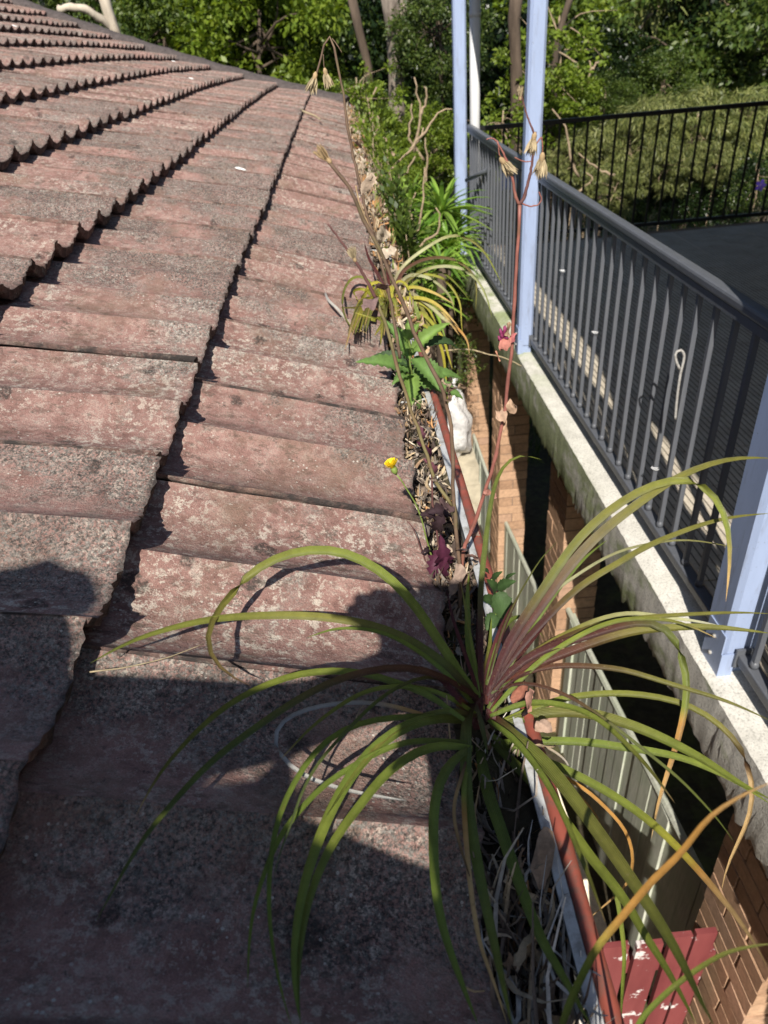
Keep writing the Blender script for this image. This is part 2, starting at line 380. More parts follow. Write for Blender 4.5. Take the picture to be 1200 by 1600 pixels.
# ------------------------------------------------------------------ tiled roof
G = .346; TW = .30; TL = .43
def tile_mesh(seed, nx, ny, flat):
    rs = np.random.default_rng(seed)
    V = []; F = []; lift = .0 if flat else .032
    us = np.linspace(0, TL, nx+1); yy = np.linspace(0.0016, TW-.0016, ny+1)
    edge = rs.normal(0, .0019, ny+1)
    def h(u, y):
        ph = (y/.15) % 1.0
        b = (1-abs(math.sin(math.pi*ph)))**1.15
        A = (.032*(1-.22*min(1, u/G)) if flat else .0315*(1-.44*min(1, u/G)))
        z = lift*(1-u/G)+A*b
        if y < .012: z += .0016*min(1, (.012-y)/.006)
        if y > TW-.020: z -= .0032*min(1, (y-TW+.020)/.012)
        return z
    top = {}
    for i, u in enumerate(us):
        for j, y in enumerate(yy):
            x = -u+(edge[j] if i == 0 else 0); z = h(u, y)+(rs.normal(0, .0006) if i else -.0018+rs.normal(0, .0011))
            top[i, j] = len(V); V.append((x, y, z))
    for i in range(nx):
        for j in range(ny): F.append((top[i, j], top[i, j+1], top[i+1, j+1], top[i+1, j]))
    def bb(y): return (1-abs(math.sin(math.pi*y/.15)))**1.15
    bot = {}
    for i, u in enumerate((0, .09, TL)):
        for j, y in enumerate(yy):
            bot[i, j] = len(V); x = -u+(edge[j]-.003+rs.normal(0, .001) if i == 0 else 0)
            V.append((x, y, h(u, y)-(.0235-.0145*bb(y))*(1 if i < 2 else .8)+rs.normal(0, .0008)))
    for j in range(ny):
        F.append((top[0, j], bot[0, j], bot[0, j+1], top[0, j+1]))
        for i in range(2): F.append((bot[i, j], bot[i+1, j], bot[i+1, j+1], bot[i, j+1]))
    for J, fl in ((0, 0), (ny, 1)):
        q = [top[i, J] for i in range(nx+1)]; r = [bot[2, J], bot[1, J], bot[0, J]]
        f = q+r; F.append(tuple(f if not fl else f[::-1]))
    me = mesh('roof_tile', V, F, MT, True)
    return me
TM = {}
for fl in (0, 1):
    TM[fl, 'n'] = [tile_mesh(10+s+fl*50, 8, 44, fl) for s in range(5)]
    TM[fl, 'f'] = [tile_mesh(30+s+fl*50, 3, 24, fl) for s in range(4)]
for L_ in TM.values():
    for me in L_:
        # keep the nose edges crisp
        try: me.set_sharp_from_angle(angle=R_(38))
        except Exception: pass
roof = empty('tiled_roof')
tag(roof, 'weathered red and grey double-roll tiled roof sloping down to the gutter', 'roof')
Y0 = 1.0748
def verge_y(s): return 8.20+.30*s
tiles = []
for k in range(0, 13):
    s = k*G
    for m in range(-12, 32):
        y = Y0+TW*m
        if y+TW*.5 > verge_y(s) or (k > 9 and y < -2): continue
        tiles.append((k, y))
def bow(s, y):
    return -.06*min(1, max(0, (y-5.0)/3.2))**1.6*math.sin(math.pi*min(1, s/3.6))
def tile_mat(k, y, rs):
    s = k*G; P = -DN*s+NN*(.0 if k == 0 else -.002); dz = bow(s, y)
    Mx = Matrix(((DN[0], 0, NN[0], P[0]), (0, 1, 0, y), (DN[2], 0, NN[2], P[2]+dz), (0, 0, 0, 1)))
    tl = (bow(s+.2, y)-bow(s-.2, y))/.4
    sk = Matrix.Rotation(tl, 4, 'Y') @ Matrix.Rotation(rs.normal(0, .0035), 4, 'Z') @ Matrix.Rotation(rs.normal(0, .004), 4, 'X')
    return Mx @ Matrix.Translation((rs.normal(0, .003), rs.normal(0, .0012), rs.normal(0, .0012))) @ sk
def in_view(k, y):
    P = -DN*k*G+np.array([0, y+.15, 0]); d = P-CAMP; wd = d@FW
    if wd < .12: return None
    u = 600+FPX*(d@RT)/wd; v = 800-FPX*(d@UP)/wd
    return wd if (-260 < u < 1300 and -60 < v < 1900) else None
rs = np.random.default_rng(3)
vis = sorted([(in_view(*t), t) for t in tiles if in_view(*t) is not None])
single = set(t for _, t in vis[:297]); rest = [t for t in tiles if t not in single]
SPEC = {(0, -3): 1.0, (0, -4): .25, (1, -2): .88, (1, -3): .9, (0, -2): .30, (0, -1): .62, (1, -1): .35, (1, 0): .5, (0, 0): .4, (0, 1): .72, (1, 2): .8}
for t in tiles:
    if t not in single: continue
    k, y = t; near = math.hypot(k*G, y) < 3.0
    me = TM[1 if k == 0 else 0, 'n' if near else 'f']; me = me[rs.integers(len(me))]
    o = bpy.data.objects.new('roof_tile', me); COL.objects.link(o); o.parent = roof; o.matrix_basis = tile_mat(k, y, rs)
    wv_ = SPEC.get((k, int(round((y-Y0)/TW))), rs.random()); o.color = (wv_, 1.0 if math.hypot(k*G, y) < 1.3 else .1, 0, 1)
mb = MB()
for k, y in rest:
    me = TM[1 if k == 0 else 0, 'f'][0]; Mx = tile_mat(k, y, rs)
    mb.add([Mx @ v.co for v in me.vertices], [tuple(p.vertices) for p in me.polygons])
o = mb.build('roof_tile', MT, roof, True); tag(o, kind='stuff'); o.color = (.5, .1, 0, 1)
# underlay so that no light leaks between courses, verge cap tiles, fascia
def rp(s, y, h): return -DN*s+NN*h+np.array([0, y, bow(s, y)])
V = []; F = []
SS = np.linspace(.02, 4.45, 12); YY = np.linspace(-2.4, 8.1, 12)
for s in SS:
    for y in YY: V.append(rp(s, min(y, verge_y(s)-.1)+(0 if y < 8 else .1), -.032))
for i in range(11):
    for j in range(11): a = i*12+j; F.append((a, a+1, a+13, a+12))
link('roof_underlay', mesh('roof_underlay', V, F, MAT['trunk_d']), roof)
def cap_mesh(sd):
    rs2 = np.random.default_rng(sd); V = []; F = []; n = 8
    for i, x in enumerate((0, .03, .22, .43)):
        for j in range(n+1):
            a = math.pi*j/n; r = .135 if i < 2 else .122
            V.append((x, -math.cos(a)*r, math.sin(a)*r*.62+(.012 if i == 1 else 0)-.02+rs2.normal(0, .002)))
    for i in range(3):
        for j in range(n): a = i*(n+1)+j; F.append((a, a+1, a+n+2, a+n+1))
    F.append(tuple(range(n+1)))
    return mesh('verge_cap', V, F, MAT['cap'], True)
CM = [cap_mesh(s) for s in range(3)]
for i in range(12):
    s0 = i*.37-.03; P = rp(s0, verge_y(s0)+.02, .015); Q = rp(s0+.4, verge_y(s0+.4)+.02, .03)
    X = Vector(Q-P).normalized(); Z = Vector(NN); Yv = Z.cross(X).normalized(); Z = X.cross(Yv)
    Mx = Matrix((X, Yv, Z)).transposed().to_4x4(); Mx.translation = Vector(P)
    o = link('verge_cap', CM[i % 3], roof); o.matrix_basis = Mx
mb = MB(); mb.box((-.035, -2.4, -.27), (-.012, 8.15, -.055)); mb.build('fascia', MAT['cream'], roof)
mb = MB(); mb.box((-.55, -2.4, -.285), (-.036, 8.1, -.272)); mb.build('soffit', MAT['cream'], roof)
hw = empty('house_wall', (-.56, 2, -4)); tag(hw, 'brick wall of the house below the eave', 'wall')
mb = MB(); mb.box((-.80, -2.2, -4.3), (-.56, 8.0, -.286)); mb.build('wall', MAT['brick'], hw)

# ------------------------------------------------------------------ gutter
gt = empty('roof_gutter', (.05, 2, -.04)); tag(gt, 'terracotta-lipped grey eave gutter choked with dead leaves', 'gutter')
prof = [(-.010, -.008), (-.010, -.100), (.0, -.108), (.062, -.108), (.070, -.100), (.0715, -.018), (.067, -.009), (.058, -.009), (.058, -.013), (.0665, -.0125),
        (.0685, -.020), (.067, -.098), (.060, -.104), (.002, -.104), (-.0065, -.098), (-.0065, -.008)]
GY = np.linspace(-2.4, 8.3, 60)
def gwob(y): return .004*math.sin(y*1.1+.6)+.0025*math.sin(y*2.9), .004*math.sin(y*1.7)
V = []; F = []; npf = len(prof)
for y in GY:
    a, b = gwob(y)
    for x, z in prof: V.append((x+a, y, z+b))
for i in range(len(GY)-1):
    for j in range(npf): F.append((i*npf+j, (i+1)*npf+j, (i+1)*npf+(j+1) % npf, i*npf+(j+1) % npf))
F.append(tuple(range(npf))); F.append(tuple((len(GY)-1)*npf+j for j in range(npf))[::-1])
link('trough', mesh('trough', V, F, MAT['gut']), gt)
mb = MB(); mb.tube([(.0745+gwob(y)[0], y, -.0115+gwob(y)[1]) for y in np.linspace(-2.4, 8.3, 400)], .0068*(1+.07*np.sin(np.arange(400)*.9)*np.sin(np.arange(400)*.23)), 12); mb.build('lip', MAT['lip'], gt, True)
mb = MB(); mb.box((.0735, -2.39, -.106), (.0765, 8.29, -.019)); mb.build('outer_face', MAT['lip'], gt)
for y in (-1.0, .12, 1.22, 2.4, 3.6, 4.8, 6.0):
    mb = MB(); a, b = gwob(y); mb.tube([(-.008+a, y, -.012+b), (.03+a, y, -.016+b), (.066+a, y, -.010+b)], .0022, 6); mb.build('bracket', MAT['gut'], gt, True)

# ------------------------------------------------------------------ deck slab, floor, roof
dk = empty('balcony_deck', (1.6, 3, -1.15)); tag(dk, 'raised concrete balcony with mossy slab edge and shaded tiled floor', 'balcony')
XE = .912; ZS = -1.15
def slab():
    V = []; F = []; n = 420; rs2 = np.random.default_rng(5)
    ys = np.linspace(-1.5, 6.85, n)
    for y in ys:
        j = rs2.normal(0, .0025, 6); dr = .011*abs(rs2.normal())**1.6
        sg = .02*math.sin(y*.9)
        V += [(1.30, y, ZS), (XE+.022, y, ZS+j[1]*.3), (XE+.004+j[0]*.4, y, ZS-.010), (XE+j[2]*.7, y, ZS-.12), (XE+.004+j[3], y, ZS-.235+sg*.3), (XE+.012, y, ZS-.262-dr), (XE+.035, y, ZS-.255-dr*.3), (XE+.12, y, ZS-.25), (1.30, y, ZS-.25)]
    m = 9
    for i in range(n-1):
        for j in range(m-1): a = i*m+j; F.append((a, a+1, a+m+1, a+m))
    for i in (0, n-1): F.append(tuple(i*m+j for j in range(m)))
    o = link('slab_edge', mesh('slab_edge', V, F, MAT['slab'], True), dk)
    try: o.data.set_sharp_from_angle(angle=R_(50))
    except Exception: pass
slab()
mb = MB(); mb.box((1.30, -1.5, ZS-.25), (6.4, 6.85, ZS-.012)); mb.build('slab', MAT['slab'], dk)
mb = MB(); mb.box((1.085, -1.49, ZS+.0005), (6.39, 6.80, ZS+.003)); mb.build('grout_bed', MAT['mortar'], dk)
ft = MB().box((0, 0, 0), (.293, .293, .009)).mesh('floor_tile', MAT['floor'])
for i in range(11):
    for j in range(20):
        o = bpy.data.objects.new('floor_tile', ft); COL.objects.link(o); o.parent = dk
        o.matrix_parent_inverse = Matrix.Translation(dk.location).inverted()
        o.location = (1.09+.3*i, .7+.3*j, ZS+.002+random.uniform(0, .001))
mb = MB(); mb.box((4.39, .7, ZS+.0035), (6.38, 6.69, ZS+.010)); mb.box((1.09, -1.48, ZS+.0035), (6.38, .697, ZS+.010)); mb.build('floor_tile', MAT['floor'], dk)['kind'] = 'stuff'
vr = empty('veranda_roof', (3, 3, 1.2)); tag(vr, 'balcony roof carried on the blue posts above the railing', 'roof')
mb = MB(); mb.box((.954, -3.2, 1.20), (6.6, 7.2, 1.26)); mb.build('roof_sheet', MAT['gut'], vr)
mb = MB(); mb.box((.956, -3.0, 1.06), (1.02, 7.0, 1.199)); mb.build('beam', MAT['post'], vr)
mb = MB(); mb.box((.942, -3.2, 1.10), (.952, 7.2, 1.275)); mb.build('fascia', MAT['post'], vr)

hf = empty('house_wall', (4.4, 2, ZS)); tag(hf, 'unseen house wall added at the back of the balcony to darken its floor', 'wall')  # out-of-view wall added to keep low sky light off the balcony floor
mb = MB(); mb.box((4.30, -3.2, ZS-.2), (4.5, 1.2, 1.19)); mb.box((4.30, 3.2, ZS-.2), (4.5, 6.75, 1.19)); mb.box((4.30, 1.2, .95), (4.5, 3.2, 1.19)); mb.build('wall', MAT['brick'], hf)
mb = MB(); mb.box((4.40, 1.2, ZS+.0), (4.43, 3.2, .95)); mb.build('sliding_door', MAT['black'], hf)

# ------------------------------------------------------------------ posts
YP = {1: 6.60, 2: 4.17, 3: 1.475}
PW = .088
def post(y, label, wx=PW, x0=.922):
    p = empty('veranda_post', (x0+wx/2, y, ZS)); tag(p, label, 'post', 'blue veranda posts along the balcony edge')
    mb = MB(); x1 = x0+wx
    bow_ = .006*math.sin(y*3)
    n = 10; V = []; F = []
    c = .014
    sec = [(x0+c, y), (x1-c, y), (x1, y+c), (x1, y+wx-c), (x1-c, y+wx), (x0+c, y+wx), (x0, y+wx-c), (x0, y+c)]
    for i in range(n+1):
        z = ZS+.05+(1.06-ZS-.05)*i/n
        for a, b in sec: V.append((a+bow_*math.sin(math.pi*i/n), b, z))
    for i in range(n):
        for j in range(8): F.append((i*8+j, i*8+(j+1) % 8, (i+1)*8+(j+1) % 8, (i+1)*8+j))
    F.append(tuple(range(8))[::-1]); F.append(tuple(n*8+j for j in range(8)))
    link('shaft', mesh('shaft', V, F, MAT['post']), p)
    mb = MB(); mb.box((x0-.006, y-.002, ZS-.002), (x0-.0015, y+wx*.8, ZS+.16)); mb.box((x0-.006, y-.007, ZS-.002), (x1*.3+x0*.7, y-.003, ZS+.09)); mb.box((x0+.008, y+.008, ZS-.002), (x1-.008, y+wx-.008, ZS+.0495))
    b = mb.build('base_bracket', MAT['steel'] if False else MAT['post'], p)
    for zz in (.05, .12):
        mb = MB(); mb.tube([(x0-.0075, y+wx*.38, ZS+zz), (x0-.015, y+wx*.38, ZS+zz)], .007, 6); mb.build('bolt', MAT['steel'], b, True)
    return p
post(YP[1], 'far corner blue post in front of the white downpipe', .10, .886)
post(YP[2], 'middle blue post between the two railing sections, behind the red stem')
post(YP[3], 'nearest blue post with a bracket foot at the right edge', .128, .952)
post(-1.1, 'blue post of the balcony standing nearest behind the camera')
dp = empty('downpipe', (1.06, 6.76, ZS)); tag(dp, 'white downpipe standing behind the far blue post', 'downpipe')
mb = MB(); mb.tube([(1.085, 6.77, ZS+.01), (1.085, 6.77, .0), (1.085, 6.77, 1.19)], .043, 14); mb.build('pipe', MAT['pipe'], dp, True)
for z in (-.55, .62):
    mb = MB(); mb.tube([(1.085, 6.77, z), (1.085, 6.77, z+.04)], .047, 14); mb.build('pipe_clip', MAT['pipe'], dp, True)

# ------------------------------------------------------------------ railings
XR = 1.010
def railing(y0, y1, label):
    r = empty('railing', (XR, (y0+y1)/2, ZS)); tag(r, label, 'railing', 'charcoal railings between the blue posts')
    mb = MB(); mb.box((XR-.021, y0, ZS+1.012), (XR+.021, y1, ZS+1.044)); o = mb.build('top_rail', MAT['rail'], r); bevel(o, .009, 2)
    mb = MB(); mb.box((XR-.016, y0, ZS+.985), (XR+.016, y1, ZS+1.0115)); mb.build('rail_channel', MAT['rail'], r)
    mb = MB(); mb.box((XR-.021, y0, ZS+.062), (XR+.021, y1, ZS+.098)); o = mb.build('bottom_rail', MAT['rail'], r); bevel(o, .006, 2)
    n = int(round((y1-y0)/.118)); st = (y1-y0)/n
    bm_ = MB().box((-.0080, -.0080, 0), (.0080, .0080, .886)).mesh('baluster', MAT['rail'])
    sk = MB().tube([(0, 0, 0), (0, 0, .012), (0, 0, .022)], [.0145, .0135, .010], 8).mesh('collar', MAT['rail'], True)
    for i in range(n):
        y = y0+st*(i+.5)
        o = link('baluster', bm_, r); o.location = (XR, y, ZS+.0985); o.rotation_euler = (random.uniform(-.004, .004), random.uniform(-.003, .003), 0)
        c = link('collar', sk, o); c.matrix_parent_inverse = Matrix.Identity(4); c.location = (0, 0, .0005)
    for yy in (y0, y1):
        s = 1 if yy == y0 else -1
        mb = MB(); mb.box((XR-.027, min(yy, yy+s*.008), ZS+.045), (XR+.027, max(yy, yy+s*.008), ZS+.115)); mb.build('wall_plate', MAT['rail'], r)
    return r
railing(YP[2]+PW+.004, YP[1]-.004, 'far charcoal railing section between the far and middle blue posts')
railing(YP[3]+.128+.004, YP[2]-.004, 'long charcoal railing section between the middle and nearest blue posts')
railing(-1.0, YP[3]-.010, 'charcoal railing section running off the right edge past the nearest post')
ff = empty('balcony_fence', (3, 6.82, ZS)); tag(ff, 'black metal balustrade across the far end of the balcony', 'fence')
mb = MB(); mb.box((1.02, 6.79, ZS+.965), (6.35, 6.825, ZS+1.0)); mb.build('top_rail', MAT['black'], ff)
mb = MB(); mb.box((1.02, 6.795, ZS+.055), (6.35, 6.82, ZS+.085)); mb.build('bottom_rail', MAT['black'], ff)
bm_ = MB().box((-.008, -.008, 0), (.008, .008, .879)).mesh('baluster', MAT['black'])
for i in range(43):
    o = link('baluster', bm_, ff); o.location = (1.10+.122*i, 6.8075, ZS+.0855); o.rotation_euler = (0, random.uniform(-.006, .006), 0)
for x in (6.33,):
    mb = MB(); mb.box((x-.02, 6.835, ZS-.0), (x+.02, 6.849, ZS+.96)); mb.build('fence_post', MAT['black'], ff)
sp = empty('side_post', (1.35, 1.72, ZS)); 
mb = MB(); mb.tube([(1.16, 1.62, ZS+.01), (1.16, 1.62, ZS+.6), (1.16, 1.62, 1.19)], .016, 10); mb.build('pole', MAT['black'], sp, True)
tag(sp, 'thin black pole just inside the railing beside the nearest blue post', 'pole')
rd = empty('railing_bar', (.95, 6.2, -.45)); tag(rd, 'short black bar sticking out of the far railing', 'bar')
A_ = np.array([.945, 6.35, -.49]); B_ = np.array([1.02, 5.75, -.33])
mb = MB(); mb.tube([A_, B_], .017, 8); mb.build('bar', MAT['rail'], rd, True); mb = MB(); mb.tube([B_-np.array([0, .02, 0]), B_+np.array([0.01, .02, 0.006])], .026, 8); mb.build('bar_collar', MAT['rail'], rd, True)
wh = empty('wire_hook', (XR, 2.25, -.6)); tag(wh, 'bent rusty wire hook tied to a railing baluster', 'hook')
pp = [(1055, 655), (1058, 620), (1063, 585), (1069, 556), (1064, 547), (1056, 551), (1056, 562), (1062, 577)]
mb = MB(); mb.tube(smooth_path([on_y(u, v, 2.10) for u, v in pp], 30), .0045, 6); mb.build('wire', MAT['steel'], wh, True)
for y, z, lb in ((2.24, -.86, 'pale plastic tie on the baluster right below the wire hook'), (3.05, -.62, 'pale plastic tie in the middle of the long railing'), (3.62, -.5, 'pale plastic tie on a baluster near the middle blue post')):
    zt = empty('cable_tie', (XR, y, z)); tag(zt, lb, 'cable tie', 'ties on the railing')
    mb = MB(); mb.tube([(XR+.015*math.cos(a), y+.015*math.sin(a), z) for a in np.linspace(0, 6.0, 12)]+[(XR-.022, y-.008, z+.008)], .0016, 5); mb.build('loop', MAT['pipe'], zt, True)

# ------------------------------------------------------------------ brick piers
def brick_m(dx, dy, sd):
    rs2 = np.random.default_rng(sd); mb = MB(); mb.box((0, 0, 0), (dx, dy, .076)); me = mb.mesh('brick', MAT['brick'])
    for v in me.vertices: v.co += Vector(rs2.normal(0, .0012, 3))
    return me
BH = [brick_m(.23, .11, s) for s in range(3)]; BS = [brick_m(.11, .23, s+5) for s in range(3)]
PXF = 1.0
def pier(y, label, z1=ZS-.262):
    z0 = ground_z(1, y)-.05; p = empty('brick_pier', (PXF+.115, y+.175, z0)); tag(p, label, 'pier', 'brick piers under the balcony')
    mb = MB(); mb.box((PXF+.007, y+.007, z0), (PXF+.223, y+.343, z1)); mb.build('mortar_core', MAT['mortar'], p)
    n = int((z1-z0)/.086)+1
    for i in range(n):
        z = z1-.086*(i+1)
        if i % 2: L_ = [(BH, 0, 0), (BS, 0, .12), (BS, .12, .12)]
        else: L_ = [(BH, 0, .24), (BS, 0, 0), (BS, .12, 0)]
        for me, dx, dy in L_:
            o = link('brick', me[random.randrange(3)], p)
            o.location = (PXF+dx+random.gauss(0, .0012), y+dy+random.gauss(0, .0015), z+random.gauss(0, .0008))
PY = [6.74, 5.02, 3.21, .93]
for y, lb in zip(PY, ['farthest brick pier behind the leafy weed, under the far blue post', 'second farthest brick pier behind the tall red stem', 'brick pier just right of the strap-leaf rosette', 'nearest brick pier at the lower right corner beside the red gate']): pier(y, lb)

# ------------------------------------------------------------------ paling panels
def paling(ya, yb, za, zb, label):
    p = empty('paling_panel', (1.06, (ya+yb)/2, -3.8)); tag(p, label, 'fence', 'grey-green paling panels between the brick piers')
    n = max(1, int(round((yb-ya)/.098))); st = (yb-ya)/n
    for i in range(n):
        y = ya+st*i; t = (i+.5)/n; zt = za+(zb-za)*t+random.gauss(0, .004); xo = random.gauss(0, .004)
        mb = MB(); mb.box((1.055+xo, y+.0012+random.random()*.002, ground_z(1, y)-.02), (1.071+xo, y+st-.0012, zt)); mb.build('paling', MAT['paling'], p)
    mb = MB(); c0 = (ya, za); mb.tube([(1.064, ya+.002, za+.018), (1.064, yb-.002, zb+.018)], .017, 6); mb.build('capping', MAT['paling'], p)
    mb = MB(); mb.box((1.0745, ya, za-.35), (1.11, yb, za-.28)); mb.build('rail', MAT['paling'], p)
paling(5.38, 6.735, -3.12, -3.10, 'farthest paling panel, thin sliver against the far pier')
paling(3.57, 5.015, -2.86, -3.07, 'middle paling panel with its peak against the second pier')
paling(1.29, 3.205, -2.20, -2.46, 'nearest and widest paling panel, lit grey-green boards')

# ------------------------------------------------------------------ red gate, plank, sack
gate = empty('red_gate', (.7, 1.1, -3.2)); tag(gate, 'red painted picket gate with flaking white patches below the gutter', 'gate')
xs_ = [.34, .452, .564, .680, .792, .873]; 
for i, x in enumerate(xs_):
    zt = -1.985+[.06, .055, -.02, -.03, .005, .012][i]; wd = .088 if i < 4 else .07
    mb = MB(); mb.box((x, 1.10, -3.22), (x+wd, 1.118, zt)); o = mb.build('picket', MAT['red'], gate)
mb = MB(); mb.box((.33, 1.122, -2.26), (.985, 1.155, -2.17)); mb.build('rail', MAT['red'], gate)
mb = MB(); mb.box((.33, 1.122, -3.02), (.985, 1.155, -2.93)); mb.build('rail', MAT['red'], gate)
pl = empty('cream_plank', (.8, 2.1, -3.2)); tag(pl, 'cream painted plank leaning below the gutter against the palings', 'plank')
a = on_z(845, 1195, -2.55); b = on_z(945, 1480, -3.0)
mb = MB(); V_ = [a+np.array([-.035, 0, 0]), a+np.array([.035, .01, 0]), b+np.array([.035, .01, 0]), b+np.array([-.035, 0, 0])]
V_ = [*V_, *[q+np.array([0, .03, .02]) for q in V_]]
mb.add(V_, [(0, 1, 2, 3), (7, 6, 5, 4), (0, 4, 5, 1), (1, 5, 6, 2), (2, 6, 7, 3), (3, 7, 4, 0)]); mb.build('board', MAT['cream'], pl)
bs = empty('block_stack', (.70, 5.42, ground_z(.7, 5.4))); tag(bs, 'stack of cream concrete blocks under the white sack behind the gutter', 'blocks')
bm_ = MB().box((-.19, -.095, 0), (.19, .095, .186)).mesh('block', MAT['path'])
cz = on_y(704, 662, 5.4); zt_ = cz[2]-.33; q_ = 0
while zt_-.19*(q_+1) > ground_z(.7, 5.4)-.25:
    for dy in (-.1, .1):
        o = link('block', bm_, bs); o.location = (cz[0]+.03+random.uniform(-.012, .012), cz[1]+dy, zt_-.19*(q_+1)); o.rotation_euler = (0, 0, random.uniform(-.03, .03))
    q_ += 1
sk = empty('white_sack', (.55, 5.0, -2.6)); tag(sk, 'bulging white plastic sack behind the gutter beside the far pier', 'sack')
c = on_y(704, 662, 5.4); sk.location = (c[0], c[1], c[2]-.33); bm = bmesh.new(); bmesh.ops.create_icosphere(bm, subdivisions=4, radius=1)
rs2 = np.random.default_rng(9); ph = rs2.uniform(0, 6, 8)
for v in bm.verts:
    x, y, z = v.co; f = 1+.10*math.sin(5*x+ph[0]+3*z)+.08*math.sin(7*y+ph[1])+.07*math.sin(9*z+4*x+ph[2])+.035*math.sin(21*x+ph[3]+13*z)+.03*abs(math.sin(17*z+9*y+ph[4]))+.025*abs(math.sin(26*y-15*x+ph[5]))
    v.co = Vector((x*.17*f, y*.17*f, z*.36*f*(1-.15*(z > .3)*z)))
    v.co += Vector(c)
for f in bm.faces: f.smooth = True
me = bpy.data.meshes.new('bag'); bm.to_mesh(me); bm.free(); me.materials.append(MAT['white']); link('bag', me, sk)
mb = MB(); mb.tube([Vector(c)+Vector((0, 0, .30)), Vector(c)+Vector((0.01, 0, .36)), Vector(c)+Vector((.03, .02, .42))], [.05, .025, .06], 9); mb.build('tied_neck', MAT['white'], sk, True)

# ------------------------------------------------------------------ foliage
def cloud(name, P, D, Nn, size, asp, mat, fold=.18):
    """one quad per leaf: base, side, tip, side; slightly folded and drooped"""
    n = len(P); D = D/np.linalg.norm(D, axis=1)[:, None]; S = np.cross(D, Nn); S /= np.linalg.norm(S, axis=1)[:, None]+1e-9
    Nn = np.cross(S, D); L = size[:, None]
    V = np.empty((n, 4, 3)); V[:, 0] = P; V[:, 2] = P+D*L-Nn*L*.12
    V[:, 1] = P+D*L*.45+S*L*asp*.5+Nn*L*fold*asp; V[:, 3] = P+D*L*.45-S*L*asp*.5+Nn*L*fold*asp
    me = bpy.data.meshes.new(name); me.vertices.add(4*n); me.vertices.foreach_set('co', V.astype(np.float32).ravel())
    me.loops.add(4*n); me.loops.foreach_set('vertex_index', np.arange(4*n, dtype=np.int32))
    me.polygons.add(n); me.polygons.foreach_set('loop_start', np.arange(0, 4*n, 4, dtype=np.int32))
    me.materials.append(mat); me.update(calc_edges=True); me.validate(); return me
def crown_pts(rg, n, rad, clumps, csize, hollow=.35):
    rad = np.array(rad); c = rg.normal(size=(clumps, 3)); c /= np.linalg.norm(c, axis=1)[:, None]
    r = hollow+(1-hollow)*rg.random(clumps)**.6; C = c*r[:, None]*rad
    C += rg.normal(size=C.shape)*.08*rad
    cs = csize*(.55+.9*rg.random(clumps)); wt = cs**2; k = rg.choice(clumps, n, p=wt/wt.sum())
    q = rg.normal(size=(n, 3)); q /= np.linalg.norm(q, axis=1)[:, None]; q *= (rg.random(n)**.45)[:, None]
    return C[k]+q*cs[k][:, None]*np.array([1, 1, .7]), q, C
def crown(name, seed, n, rad, clumps, csize, leaf, asp, mat, droop=.2, hollow=.35):
    rg = np.random.default_rng(seed); P, q, C = crown_pts(rg, n, rad, clumps, csize, hollow)
    D = q+rg.normal(size=q.shape)*.6; D[:, 2] -= droop
    Nn = rg.normal(size=q.shape)*.55+np.array([0, -.35, .8])
    return cloud(name, P, D, Nn, leaf*(.6+.8*rg.random(n)), asp, mat), C
CR = {}
def get_crown(kind, i):
    key = (kind, i)
    if key not in CR:
        s = hash(kind) % 1 + 100*['mid', 'lime', 'dark', 'olive', 'limes', 'small'].index(kind)+i
        if kind == 'mid': CR[key] = crown('crown', s, 13000, (1, 1, 1), 75, .21, .062, .5, MAT['l_mid'], hollow=.45)
        if kind == 'lime': CR[key] = crown('crown', s, 10500, (1, 1, 1), 60, .20, .070, .55, MAT['l_lime'], hollow=.45)
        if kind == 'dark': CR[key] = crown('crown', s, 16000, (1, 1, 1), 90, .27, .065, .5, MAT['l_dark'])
        if kind == 'olive': CR[key] = crown('crown', s, 9000, (1, 1, 1), 60, .20, .165, .13, MAT['l_olive'], droop=1.0, hollow=.5)
        if kind == 'limes': CR[key] = crown('crown', s, 1500, (1, 1, 1), 26, .16, .085, .62, MAT['l_lime'], hollow=.2)
        if kind == 'small': CR[key] = crown('crown', s, 2600, (1, 1, 1), 60, .22, .055, .6, MAT['l_mid'])
    return CR[key]
def limbs(seed, C, z0, rt, nl, mid=.15):
    rg = np.random.default_rng(seed); mb = MB()
    top = np.array([.06*rg.normal(), .06*rg.normal(), .35])
    tr = [np.array([0, 0, z0]), np.array([.05*rg.normal(), .05*rg.normal(), z0*.5]), np.array([0.03*rg.normal(), .03*rg.normal(), -.15]), top]
    mb.tube(smooth_path(tr, 9), np.linspace(rt, rt*.45, 9), 9)
    for c in C[rg.choice(len(C), min(nl, len(C)), replace=False)]:
        s = tr[2]+(top-tr[2])*rg.random()+np.array([0, 0, -.1]); m = (s+c)/2+rg.normal(size=3)*.08+np.array([0, 0, .06])
        mb.tube(smooth_path([s, m, c], 6), np.linspace(rt*.42, rt*.07, 6), 5)
    return mb
_tn = [0]
